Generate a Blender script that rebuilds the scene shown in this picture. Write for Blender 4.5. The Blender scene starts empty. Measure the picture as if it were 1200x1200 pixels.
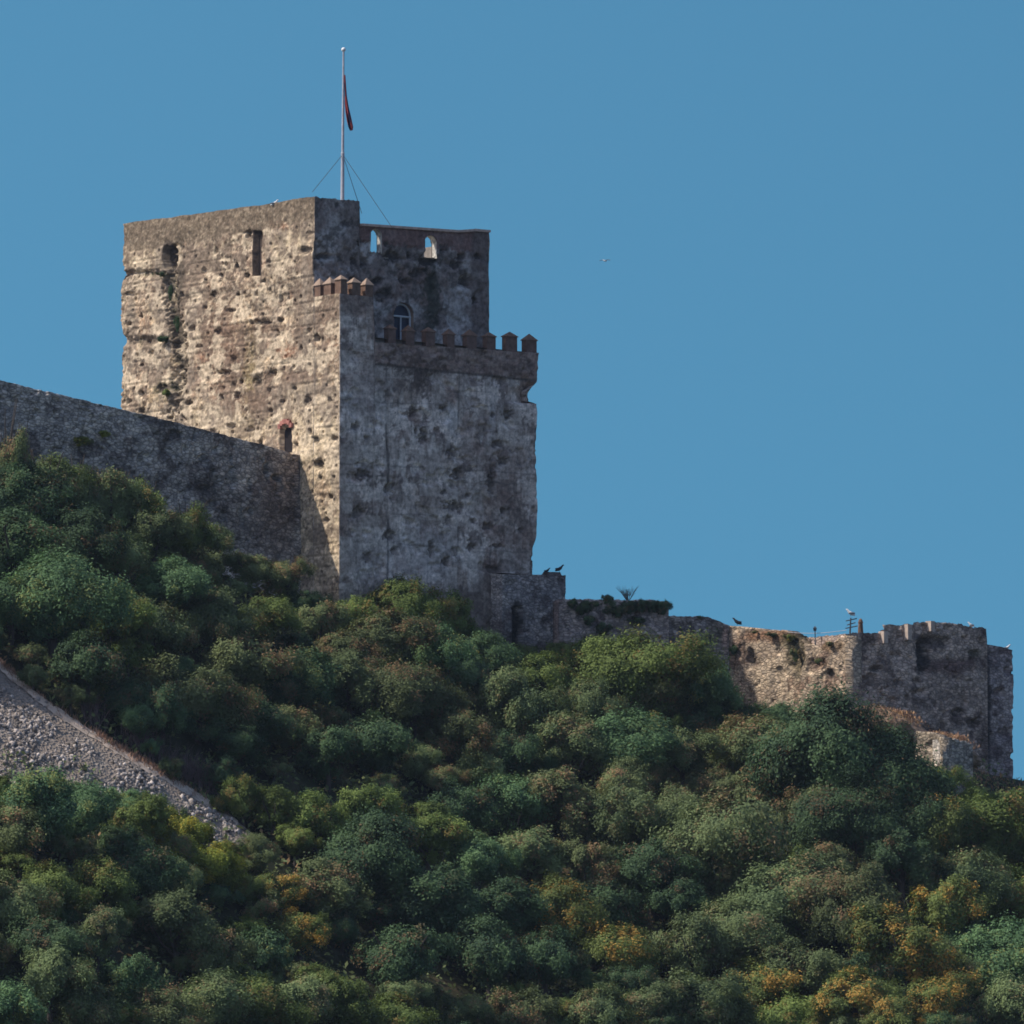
import bpy, math, random
import numpy as np
from mathutils import Vector

# ------------------------------------------------------------------ camera, sky, sun, exposure
scene = bpy.context.scene
col = scene.collection
F_PX = 7220.0                      # focal length in photo pixels (1200 wide)
PITCH = math.radians(5.0)
CAM = np.array([0.0, 0.0, 2.0])
cd = bpy.data.cameras.new('camera'); cam = bpy.data.objects.new('camera', cd); col.objects.link(cam)
cd.sensor_width = 36; cd.lens = 36*F_PX/1200; cd.clip_start = 1; cd.clip_end = 20000
cam.location = CAM; cam.rotation_euler = (math.pi/2+PITCH, 0, 0)
scene.camera = cam
scene.view_settings.view_transform = 'Standard'; scene.view_settings.look = 'None'
scene.view_settings.exposure = 0.0; scene.view_settings.gamma = 1

SUN_TRAVEL = Vector((0.634, 0.085, -0.766)).normalized()
to_sun = -SUN_TRAVEL
SUN_EL = math.asin(to_sun.z)
SUN_ROT = math.atan2(to_sun.x, to_sun.y)
w = bpy.data.worlds.new('World'); scene.world = w; w.use_nodes = True
nt = w.node_tree
bg = nt.nodes['Background']
sky = nt.nodes.new('ShaderNodeTexSky'); sky.sky_type = 'NISHITA'; sky.sun_disc = False
sky.sun_elevation = SUN_EL; sky.sun_rotation = SUN_ROT
sky.altitude = 0; sky.air_density = 1.0; sky.dust_density = 2.0; sky.ozone_density = 3.0
stc = nt.nodes.new('ShaderNodeTexCoord'); sup = nt.nodes.new('ShaderNodeVectorMath'); sup.inputs[1].default_value = (0, 0, .30)
snm = nt.nodes.new('ShaderNodeVectorMath'); snm.operation = 'NORMALIZE'
nt.links.new(stc.outputs['Generated'], sup.inputs[0]); nt.links.new(sup.outputs[0], snm.inputs[0]); nt.links.new(snm.outputs[0], sky.inputs['Vector'])
stn = nt.nodes.new('ShaderNodeMix'); stn.data_type = 'RGBA'; stn.blend_type = 'MULTIPLY'; stn.inputs[0].default_value = 1
# blue tint only ahead; sky behind kept pale to add fill on shaded walls
ssx = nt.nodes.new('ShaderNodeSeparateXYZ'); nt.links.new(stc.outputs['Generated'], ssx.inputs[0])
smr = nt.nodes.new('ShaderNodeMapRange'); smr.interpolation_type = 'SMOOTHSTEP'; smr.inputs[1].default_value = .35; smr.inputs[2].default_value = .9
nt.links.new(ssx.outputs['Y'], smr.inputs[0]); nt.links.new(smr.outputs[0], stn.inputs[0])
stn.inputs[7].default_value = (.43, .885, .88, 1)
nt.links.new(sky.outputs[0], stn.inputs[6]); nt.links.new(stn.outputs[2], bg.inputs['Color'])
bg.inputs['Strength'].default_value = 0.15
scene.cycles.filter_width = 1.7
sl = bpy.data.lights.new('sun', 'SUN'); sl.energy = 4.2; sl.angle = math.radians(0.5); sl.color = (1.0, 0.93, 0.82)
so = bpy.data.objects.new('sun', sl); col.objects.link(so)
so.rotation_euler = SUN_TRAVEL.to_track_quat('-Z', 'Y').to_euler(); so.location = (-100, 300, 200)

# ------------------------------------------------------------------ helpers
rng = np.random.default_rng(7)
random.seed(7)
SP, CP = math.sin(PITCH), math.cos(PITCH)

def at(px, py, Y):
    """point seen at drawing coordinate (px, py) at distance Y"""
    dx = (px-600)/F_PX; dz = (600-py)/F_PX
    d = np.array([dx, CP-SP*dz, SP+CP*dz])
    return CAM + d*(Y-CAM[1])/d[1]
def proj(X, Y, Z):
    y = Y-CAM[1]; z = Z-CAM[2]
    f = y*CP+z*SP; u = -y*SP+z*CP
    return 600+F_PX*(X-CAM[0])/f, 600-F_PX*u/f
def zrow(X, Y, row):
    t = (600-row)/F_PX; y = Y-CAM[1]
    return CAM[2] + y*(SP+CP*t)/(CP-SP*t)
def along(P, d, px, row=500):
    """distance t from plan point P along plan direction d where the picture column is px"""
    lo, hi = -200.0, 200.0
    f = lambda t: proj(P[0]+d[0]*t, P[1]+d[1]*t, zrow(P[0]+d[0]*t, P[1]+d[1]*t, row))[0]-px
    s = 1 if f(hi) > f(lo) else -1
    for _ in range(60):
        m = (lo+hi)/2
        if f(m)*s > 0: hi = m
        else: lo = m
    return (lo+hi)/2

def hash2(i, j, seed):
    n = (i.astype(np.int64)*374761393 + j.astype(np.int64)*668265263 + seed*1274126177) & 0xffffffff
    n = ((n ^ (n >> 13))*1274126177) & 0xffffffff
    n = n ^ (n >> 16)
    return (n & 0xffffff)/float(0xffffff)
def vnoise(x, y, seed=0):
    xi = np.floor(x); yi = np.floor(y); fx = x-xi; fy = y-yi
    fx = fx*fx*(3-2*fx); fy = fy*fy*(3-2*fy)
    a = hash2(xi, yi, seed); b = hash2(xi+1, yi, seed); c = hash2(xi, yi+1, seed); d = hash2(xi+1, yi+1, seed)
    return (a*(1-fx)+b*fx)*(1-fy)+(c*(1-fx)+d*fx)*fy
def fbm(x, y, seed=0, octv=4, gain=0.5):
    s = 0; amp = 1; tot = 0
    x = np.asarray(x, float); y = np.asarray(y, float)
    for o in range(octv):
        s = s+amp*vnoise(x*2**o+17.3*o, y*2**o+9.1*o, seed+o); tot += amp; amp *= gain
    return s/tot
def sst(a, b, x):
    t = np.clip((x-a)/(b-a), 0, 1); return t*t*(3-2*t)
def mixc(c, k, m):
    m = np.asarray(m)[..., None]; return c*(1-m)+np.array(k)*m

def tag(o, label=None, cat=None, group=None, kind=None):
    if label: o['label'] = label
    if cat: o['category'] = cat
    if group: o['group'] = group
    if kind: o['kind'] = kind
    return o
def empty(name, loc, label, cat, group=None):
    o = bpy.data.objects.new(name, None); col.objects.link(o); o.location = [float(v) for v in loc]
    o.empty_display_size = 0.2
    return tag(o, label, cat, group)
def mobj(name, V, Fc, mat, parent=None, colr=None, uv=None, smooth=False, loc=None):
    """mesh object from world-space vertices; a child keeps the same place under its thing"""
    V = np.asarray(V, float)
    if parent is not None: V = V-np.array(world_loc(parent))
    elif loc is not None: V = V-np.array(loc)
    me = bpy.data.meshes.new(name)
    if isinstance(Fc, np.ndarray):
        n, k = Fc.shape
        me.vertices.add(len(V)); me.vertices.foreach_set('co', V.astype(np.float32).ravel())
        me.loops.add(n*k); me.loops.foreach_set('vertex_index', Fc.astype(np.int32).ravel())
        me.polygons.add(n); me.polygons.foreach_set('loop_start', np.arange(n, dtype=np.int32)*k)
        me.update(calc_edges=True)
    else:
        me.from_pydata([tuple(v) for v in V], [], [tuple(int(i) for i in f) for f in Fc]); me.update()
    if colr is not None:
        at_ = me.color_attributes.new('Col', 'FLOAT_COLOR', 'POINT')
        c = np.ones((len(V), 4), np.float32); c[:, :colr.shape[1]] = colr
        at_.data.foreach_set('color', c.ravel())
    if uv is not None:
        ul = me.uv_layers.new(name='UVMap')
        li = np.empty(len(me.loops), np.int32); me.loops.foreach_get('vertex_index', li)
        ul.data.foreach_set('uv', np.asarray(uv, np.float32)[li].ravel())
    if mat: me.materials.append(mat)
    if smooth: me.polygons.foreach_set('use_smooth', np.ones(len(me.polygons), bool))
    o = bpy.data.objects.new(name, me); col.objects.link(o)
    if parent is not None: o.parent = parent
    elif loc is not None: o.location = [float(v) for v in loc]
    return o
def world_loc(o):
    v = Vector((0, 0, 0))
    while o is not None:
        v = v+o.location; o = o.parent
    return v

class MB:
    """collects simple shapes into one mesh"""
    def __init__(s): s.v = []; s.f = []
    def add(s, V, Fc):
        b = len(s.v); s.v += [tuple(map(float, p)) for p in V]; s.f += [tuple(i+b for i in f) for f in Fc]
    def obox(s, c, ax, ay, hx, hy, z0, z1, top=1.0):
        """box oriented along plan axes ax, ay"""
        P = []
        for z, k in ((z0, 1), (z1, top)):
            for sx, sy in ((-1, -1), (1, -1), (1, 1), (-1, 1)):
                P.append((c[0]+ax[0]*hx*sx*k+ay[0]*hy*sy*k, c[1]+ax[1]*hx*sx*k+ay[1]*hy*sy*k, z))
        s.add(P, [(3, 2, 1, 0), (4, 5, 6, 7), (0, 1, 5, 4), (1, 2, 6, 5), (2, 3, 7, 6), (3, 0, 4, 7)])
    def tube(s, pts, rad, n=8):
        pts = [np.array(p, float) for p in pts]
        if not isinstance(rad, (list, tuple)): rad = [rad]*len(pts)
        V = []
        for i, p in enumerate(pts):
            d = pts[min(i+1, len(pts)-1)]-pts[max(i-1, 0)]; d = d/(np.linalg.norm(d)+1e-9)
            a = np.cross(d, [0, 0, 1.0] if abs(d[2]) < .9 else [1.0, 0, 0]); a /= np.linalg.norm(a); b = np.cross(d, a)
            for k in range(n):
                t = 2*math.pi*k/n; V.append(p+(a*math.cos(t)+b*math.sin(t))*rad[i])
        Fc = []
        for i in range(len(pts)-1):
            for k in range(n):
                Fc.append((i*n+k, i*n+(k+1) % n, (i+1)*n+(k+1) % n, (i+1)*n+k))
        Fc.append(tuple(range(n-1, -1, -1))); Fc.append(tuple((len(pts)-1)*n+k for k in range(n)))
        s.add(V, Fc)
    def ball(s, c, r, sx=1, sy=1, sz=1, n=10, m=7):
        V = []; Fc = []
        for i in range(m+1):
            p = math.pi*i/m
            for k in range(n):
                t = 2*math.pi*k/n
                V.append((c[0]+r*sx*math.sin(p)*math.cos(t), c[1]+r*sy*math.sin(p)*math.sin(t), c[2]+r*sz*math.cos(p)))
        for i in range(m):
            for k in range(n): Fc.append((i*n+k, (i+1)*n+k, (i+1)*n+(k+1) % n, i*n+(k+1) % n))
        s.add(V, Fc)
    def build(s, name, mat, parent=None, smooth=False, loc=None):
        return mobj(name, s.v, s.f, mat, parent, smooth=smooth, loc=loc)

# ------------------------------------------------------------------ materials
def newmat(name):
    m = bpy.data.materials.new(name); m.use_nodes = True
    n = m.node_tree.nodes; l = m.node_tree.links; b = n['Principled BSDF']
    b.inputs['Roughness'].default_value = 0.9; b.inputs['Specular IOR Level'].default_value = 0.15
    return m, n, l, b
def nd(n, t, **kw):
    x = n.new(t)
    for k, v in kw.items():
        if k in x.inputs: x.inputs[k].default_value = v
        else: setattr(x, k, v)
    return x
def simple(name, c, rough=0.8, var=0.25, scale=3.0, metal=0):
    m, n, l, b = newmat(name)
    tc = nd(n, 'ShaderNodeTexCoord'); no = nd(n, 'ShaderNodeTexNoise', Scale=scale, Detail=4.0)
    l.new(tc.outputs['Object'], no.inputs['Vector'])
    mr = nd(n, 'ShaderNodeMapRange'); mr.inputs[1].default_value = .3; mr.inputs[2].default_value = .7
    mr.inputs[3].default_value = 1-var; mr.inputs[4].default_value = 1+var
    l.new(no.outputs[0], mr.inputs[0])
    mx = nd(n, 'ShaderNodeVectorMath', operation='SCALE'); mx.inputs[0].default_value = c
    l.new(mr.outputs[0], mx.inputs['Scale']); l.new(mx.outputs[0], b.inputs['Base Color'])
    b.inputs['Roughness'].default_value = rough; b.inputs['Metallic'].default_value = metal
    return m
def stone_mat(name, brick=0.0, bw=0.42, bh=0.22, fine=9.0, rand=.85, contrast=.45):
    m, n, l, b = newmat(name)
    ca = nd(n, 'ShaderNodeVertexColor', layer_name='Col')
    tc = nd(n, 'ShaderNodeTexCoord')
    n1 = nd(n, 'ShaderNodeTexNoise', Scale=fine/3, Detail=6.0, Roughness=.65); l.new(tc.outputs['Object'], n1.inputs['Vector'])
    mr = nd(n, 'ShaderNodeMapRange'); mr.inputs[1].default_value = .33; mr.inputs[2].default_value = .67
    mr.inputs[3].default_value = 1-contrast; mr.inputs[4].default_value = 1+contrast; l.new(n1.outputs[0], mr.inputs[0])
    sc = nd(n, 'ShaderNodeVectorMath', operation='SCALE'); l.new(ca.outputs[0], sc.inputs[0]); l.new(mr.outputs[0], sc.inputs['Scale'])
    out = sc.outputs[0]; hsrc = n1.outputs[0]
    if brick > 0:
        uv = nd(n, 'ShaderNodeUVMap'); nn = nd(n, 'ShaderNodeTexNoise', Scale=1.3, Detail=3.0)
        l.new(uv.outputs[0], nn.inputs['Vector'])
        sub = nd(n, 'ShaderNodeVectorMath', operation='SUBTRACT'); l.new(nn.outputs['Color'], sub.inputs[0]); sub.inputs[1].default_value = (.5, .5, .5)
        s2 = nd(n, 'ShaderNodeVectorMath', operation='SCALE'); l.new(sub.outputs[0], s2.inputs[0]); s2.inputs['Scale'].default_value = .14
        ad = nd(n, 'ShaderNodeVectorMath', operation='ADD'); l.new(uv.outputs[0], ad.inputs[0]); l.new(s2.outputs[0], ad.inputs[1])
        mu_ = nd(n, 'ShaderNodeVectorMath', operation='MULTIPLY'); l.new(ad.outputs[0], mu_.inputs[0]); mu_.inputs[1].default_value = (1/bw, 1/bh, 0)
        vc = nd(n, 'ShaderNodeTexVoronoi', Scale=1.0, Randomness=rand); l.new(mu_.outputs[0], vc.inputs['Vector'])
        ve = nd(n, 'ShaderNodeTexVoronoi', Scale=1.0, Randomness=rand, feature='DISTANCE_TO_EDGE'); l.new(mu_.outputs[0], ve.inputs['Vector'])
        sx = nd(n, 'ShaderNodeSeparateColor'); l.new(vc.outputs['Color'], sx.inputs[0])
        cv = nd(n, 'ShaderNodeMix', data_type='RGBA'); l.new(sx.outputs[0], cv.inputs[0]); cv.inputs[6].default_value = (.6, .6, .63, 1); cv.inputs[7].default_value = (1.5, 1.42, 1.34, 1)
        me_ = nd(n, 'ShaderNodeMapRange'); me_.inputs[1].default_value = .02; me_.inputs[2].default_value = .16; me_.inputs[3].default_value = .35; me_.inputs[4].default_value = 1; l.new(ve.outputs['Distance'], me_.inputs[0])
        cs = nd(n, 'ShaderNodeVectorMath', operation='SCALE'); l.new(cv.outputs[2], cs.inputs[0]); l.new(me_.outputs[0], cs.inputs['Scale'])
        mx = nd(n, 'ShaderNodeMix', data_type='RGBA', blend_type='MULTIPLY'); mx.inputs[0].default_value = brick
        l.new(out, mx.inputs[6]); l.new(cs.outputs[0], mx.inputs[7]); out = mx.outputs[2]
        sb = nd(n, 'ShaderNodeMath', operation='ADD'); l.new(n1.outputs[0], sb.inputs[0]); l.new(me_.outputs[0], sb.inputs[1]); hsrc = sb.outputs[0]
    l.new(out, b.inputs['Base Color'])
    bp = nd(n, 'ShaderNodeBump'); bp.inputs['Strength'].default_value = .7; bp.inputs['Distance'].default_value = .08
    l.new(hsrc, bp.inputs['Height']); l.new(bp.outputs[0], b.inputs['Normal'])
    return m
M_TOWER = stone_mat('tapial_stone', .0)
M_SHADE = stone_mat('weathered_plaster', .18, .5, .25, contrast=.3)
M_MASON = stone_mat('rubble_masonry', .75, .42, .24, rand=.85, contrast=.4)
M_MASON_FINE = stone_mat('coursed_masonry', .72, .42, .22, rand=.8, contrast=.35)
M_BRICK = simple('brown_brick', (.17, .105, .075), var=.3)
M_BRICK2 = simple('red_brown_brick', (.155, .098, .080), var=.3)
M_CAP = simple('pale_stone_cap', (.31, .225, .17), var=.2)
M_LITPL = simple('sunlit_white_plaster', (.55, .52, .47), var=.45, scale=4)  # embrasure sunlight partly put into the near-white plaster colour
M_WHITE = simple('white_paint', (.55, .58, .60), var=.08)
M_GLASS = simple('dark_glass', (.012, .022, .05), rough=.15, var=.1)
M_DARK = simple('dark_interior', (.02, .016, .018), var=.3)
M_REDW = simple('faded_red_brick', (.40, .17, .14), var=.4)
M_POLE = simple('pale_painted_metal', (.42, .42, .46), rough=.5, var=.15)
M_WIRE = simple('dark_wire', (.07, .09, .11), var=.1)
M_FINIAL = simple('finial_white', (.8, .8, .8), rough=.4, var=.02)
M_GULLW = simple('gull_white', (.7, .7, .7), var=.05)
M_GULLG = simple('gull_grey', (.16, .18, .21), var=.1)
M_BIRD = simple('bird_dark', (.025, .03, .04), var=.2)
M_LITEDGE = simple('pale_lit_edge', (.5, .40, .33), var=.2)
M_COPE = simple('pale_coping', (.55, .40, .33), var=.25)
M_ROOF = simple('roof_screed', (.25, .22, .19))

# ------------------------------------------------------------------ terrain
CREST = [(-1500, 380, 230), (-400, 405, 470), (0, 430, 590), (150, 436, 625), (300, 444, 690), (398, 449, 722), (500, 455, 742),
         (600, 460, 768), (700, 460, 782), (800, 461, 800), (870, 461, 822), (990, 451, 842), (1090, 455, 878), (1160, 459, 908),
         (1200, 460, 914), (1320, 464, 950), (1500, 470, 1000), (2000, 480, 1130), (3200, 500, 1200)]
cr = np.array([at(p, r, Y) for p, Y, r in CREST])
def terrain(X, Y):
    X = np.asarray(X, float); Y = np.asarray(Y, float)
    yc = np.interp(X, cr[:, 0], cr[:, 1]); zc = np.interp(X, cr[:, 0], cr[:, 2])
    fade = 1-sst(150, 420, np.abs(X+20))
    d = yc-Y
    low = -10*sst(60, 200, Y)
    front = zc-0.45*d-1.2*sst(0, 30, d)
    back = zc-.02*(-d)-.38*np.clip(-d-28, 0, None)
    z = np.where(d > 0, front, back)
    z = z+(fbm(X/9, Y/9, 5)-.5)*2.2*sst(3, 12, d)+(fbm(X/3, Y/3, 9)-.5)*.5
    z = low+(np.logaddexp(0, (z-low)/3)*3)*fade
    return z
def axis(segs):
    out = []
    for a, b, st in segs: out += list(np.arange(a, b, st))
    return np.array(out+[segs[-1][1]])
gx = axis([(-9000, -600, 600), (-600, -90, 30), (-90, 100, 1.0), (100, 600, 30), (600, 9000, 600)])
gy = axis([(-6000, -60, 600), (-60, 330, 15), (330, 500, 1.0), (500, 700, 20), (700, 12000, 800)])
GX, GY = np.meshgrid(gx, gy, indexing='ij'); GZ = terrain(GX, GY)
nx, ny = GX.shape
idx = np.arange(nx*ny).reshape(nx, ny)
Q = np.stack([idx[:-1, :-1], idx[1:, :-1], idx[1:, 1:], idx[:-1, 1:]], -1).reshape(-1, 4)
def ground_material():
    m, n, l, b = newmat('hillside_soil')
    tc = nd(n, 'ShaderNodeTexCoord')
    a = nd(n, 'ShaderNodeTexNoise', Scale=.25, Detail=8.0, Roughness=.7); l.new(tc.outputs['Object'], a.inputs['Vector'])
    r = nd(n, 'ShaderNodeValToRGB'); l.new(a.outputs[0], r.inputs[0])
    e = r.color_ramp.elements; e[0].position = .35; e[0].color = (.018, .022, .012, 1); e[1].position = .7; e[1].color = (.09, .065, .04, 1)
    x = e.new(.55); x.color = (.035, .04, .02, 1)
    l.new(r.outputs[0], b.inputs['Base Color'])
    bp = nd(n, 'ShaderNodeBump'); bp.inputs['Distance'].default_value = .2; l.new(a.outputs[0], bp.inputs['Height']); l.new(bp.outputs[0], b.inputs['Normal'])
    return m
g = mobj('ground', np.stack([GX.ravel(), GY.ravel(), GZ.ravel()], 1), Q, ground_material(), smooth=True)
tag(g, kind='structure')
def ground_hit(px, row):
    """distance at which the sight line through (px,row) meets the hillside"""
    Y = np.arange(345, 475, .25)
    dx = (px-600)/F_PX; t = (600-row)/F_PX; dy = CP-SP*t
    X = dx*Y/dy; Z = CAM[2]+(SP+CP*t)*Y/dy
    k = np.nonzero(terrain(X, Y) > Z)[0]
    return float(Y[k[0]]) if len(k) else None

# thin blue volume added before the hill to lift the darkest tones
hm_, hn, hl, hb = newmat('lift_haze'); hn.remove(hb)
hv_ = nd(hn, 'ShaderNodeVolumePrincipled'); hv_.inputs['Color'].default_value = (.60, .75, 1, 1); hv_.inputs['Density'].default_value = .000045; hv_.inputs['Anisotropy'].default_value = 0
hl.new(hv_.outputs[0], hn['Material Output'].inputs['Volume'])
mb_ = MB(); mb_.obox((0, 260), (1, 0), (0, 1), 140, 275, -14, 80)
tag(mb_.build('haze', hm_), 'thin blue haze added in front of the hillside to lift dark shadows', 'haze', kind='stuff')

# ------------------------------------------------------------------ wall builder
def build_wall(name, poly, closed, zb, topf, dispf, colf, mat, parent, res=.09, resz=.09, hidden=(), holes=(), loc=None):
    poly = [np.array(p, float) for p in poly]; n = len(poly); ne = n if closed else n-1
    E = []
    for i in range(ne):
        a, b = poly[i], poly[(i+1) % n]; d = b-a; L = np.linalg.norm(d); d = d/L; E.append((a, d, L, np.array([d[1], -d[0]])))
    cols = []; ua = 0
    for i, (a, d, L, nn) in enumerate(E):
        k = max(1, int(round(L/(1.6 if i in hidden else res))))
        for j in range(k):
            if j == 0 and (closed or i > 0):
                pn = E[i-1][3]; mn = (pn+nn)/(1+pn.dot(nn)+1e-6)
            else: mn = nn
            cols.append((*(a+d*L*j/k), *mn, i, ua+L*j/k))
        ua += L
    if not closed:
        a, d, L, nn = E[-1]; cols.append((*(a+d*L), *nn, ne-1, ua))
    C = np.array(cols); nc = len(C)
    ed = C[:, 4].astype(int)
    zt = topf(C[:, 0], C[:, 1], ed)
    zbv = np.full(nc, zb) if np.isscalar(zb) else zb(C[:, 0], C[:, 1], ed)
    nr = int(np.ceil((zt.max()-zbv.min())/resz))+1
    T = np.linspace(0, 1, nr)
    X = np.repeat(C[:, 0:1], nr, 1); Y = np.repeat(C[:, 1:2], nr, 1)
    Z = zbv[:, None]+(zt-zbv)[:, None]*T[None]
    ED = np.repeat(ed[:, None], nr, 1); UA = np.repeat(C[:, 5:6], nr, 1)
    PX, PY = proj(X, Y, Z)
    D = dispf(X, Y, Z, ED, PX, PY, UA)
    cc = colf(X, Y, Z, ED, PX, PY, UA)
    VX = X+C[:, 2:3]*D; VY = Y+C[:, 3:4]*D
    V = np.stack([VX.ravel(), VY.ravel(), Z.ravel()], 1)
    ii = np.arange(nc*nr).reshape(nc, nr)
    if closed: i2 = np.vstack([ii, ii[:1]])
    else: i2 = ii
    A = i2[:-1, :-1]; B = i2[1:, :-1]; Cc = i2[1:, 1:]; Dd = i2[:-1, 1:]
    Q = np.stack([A, B, Cc, Dd], -1)
    keep = np.ones(Q.shape[:2], bool)
    for (e, u0, u1, z0, z1) in holes:       # round-headed opening on edge e, in running length and height
        uc = UA[:Q.shape[0], :-1]; zc = Z[:Q.shape[0], :-1]; r = (u1-u0)/2; m = (u0+u1)/2
        ins = (uc > u0) & (uc < u1) & (zc > z0) & ((zc < z1-r) | ((uc-m)**2+(zc-(z1-r))**2 < r*r))
        keep &= ~(ins & (ED[:Q.shape[0], :-1] == e))
    Q = Q[keep]
    uv = np.stack([UA.ravel(), Z.ravel()], 1)
    return mobj(name, V, Q, mat, parent, colr=cc.reshape(-1, 3), uv=uv, loc=loc), E

def ell(PX, PY, cx, cy, rx, ry, soft=.45, jit=0):
    d = np.sqrt(((PX-cx)/rx)**2+((PY-cy)/ry)**2)
    if jit is not 0: d = d+jit
    return 1-sst(1-soft, 1+soft, d)

# ------------------------------------------------------------------ castle tower, plan frame
TH = math.radians(50)
ldir = np.array([-math.cos(TH), math.sin(TH)])          # along the sunlit face, away from us
rdir = np.array([math.sin(TH), math.cos(TH)])           # along the shaded face, to the right
N0 = at(398, 560, 450)[:2]
L1 = along(N0, ldir, 368); LL = along(N0, ldir, 143)
R2 = along(N0, rdir, 629.5)
NM = N0+ldir*L1
R1 = along(NM, rdir, 573.5); RB = along(NM, rdir, 422)
loc2 = lambda r, l: N0+rdir*r+ldir*l
def zr(p, row): return float(zrow(p[0], p[1], row))
ZB = float(terrain(*loc2(R2, 0)))-3

CREAM = np.array([.56, .46, .32]); GREY = np.array([.33, .285, .23]); BROWN = np.array([.20, .125, .085])
DIRT_SHADE = np.array([.075, .065, .055]); VEG = np.array([.05, .06, .03]); RUST = np.array([.30, .14, .08])
PITS = [(235,276,3,3),(291,274,4,6),(253,294,3,4),(278,311,3,4),(264,310,2.5,3),(238,317,3,4),(240,330,3,4),(258,323,3,5),(290,323,4,4),
 (316,306,3,4),(341,302,3,4),(358,293,8,5),(249,345,4,4),(278,345,2.5,3),(329,349,3,5),(270,364,9,3),(305,378,17,4),(328,376,4,5),(256,388,5,6),
 (226,385,5,5),(360,387,4,4),(370,396,5,5),(325,391,4,6),(274,422,4,5),(233,405,4,3),(262,437,12,4),(320,437,5,5),(302,446,6,9),(273,451,4,4),
 (283,447,3,4),(315,458,3,4),(259,466,4,4),(280,465,5,5),(292,503,5,4),(270,500,5,5),(221,472,5,4),(216,491,4,4),(317,482,3,3),(360,470,5,7),
 (386,469,4,4),(371,515,5,5),(363,505,3,4),(374,543,7,7),(392,514,4,4),(388,582,4,4),(382,610,4,4),(152,470,4,4),(166,461,3,4),(167,481,4,4),
 (178,413,3,3),(166,428,3,3),(190,455,8,6),(152,345,4,3),(165,370,3,4),(152,380,3,3),(172,400,4,4),(383,342,1,1),(345,455,3,3),(347,520,3,3),(305,520,4,4),(376,560,3,3),
 (205,440,6,3),(240,360,3,3),(300,345,2,3),(214,345,4,4),(344,430,3,3),(352,408,3,3),(290,480,3,3),(250,505,4,3),(330,470,3,2),(345,352,2,3),(310,330,2,3)]
rr = np.random.default_rng(3)
PITS_S = [(rr.uniform(148, 396), rr.uniform(275, 660), rr.uniform(.9, 2.0)*rr.choice([1, 1, 1.8]), rr.uniform(.8, 1.9)) for _ in range(150)]
RPITS = [(485,482,4,8),(520,479,5,5),(496,512,6,13),(488,505,3,6),(530,530,9,8),(535,556,8,8),(576,562,5,20),(530,594,14,7),(524,610,6,8),(420,600,9,8),
 (455,628,10,6),(462,646,6,6),(430,652,6,7),(505,645,5,12),(523,658,6,6),(552,640,6,6),(572,617,9,6),(590,600,4,6),(577,667,10,7),(595,485,7,7),
 (577,486,3,3),(429,513,3,3),(455,572,7,7),(583,640,8,3),(520,577,4,4),(590,540,8,6),(582,520,8,5),(610,620,5,3),(425,556,9,8),(416,500,5,5),(555,610,5,4),(548,580,4,4)]
UPITS = [(405,262,6,4),(378,300,18,3),(424,306,10,5),(460,300,9,5),(452,286,3,3),(490,320,8,6),(535,310,6,5),(560,300,5,4),(475,330,6,5),
 (440,330,6,4),(395,240,3,3),(500,305,10,6),(450,345,8,6),(520,290,5,4),(545,330,6,5),(415,330,5,5),(558,352,4,4),(480,300,3,3),(540,300,4,4)]

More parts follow.
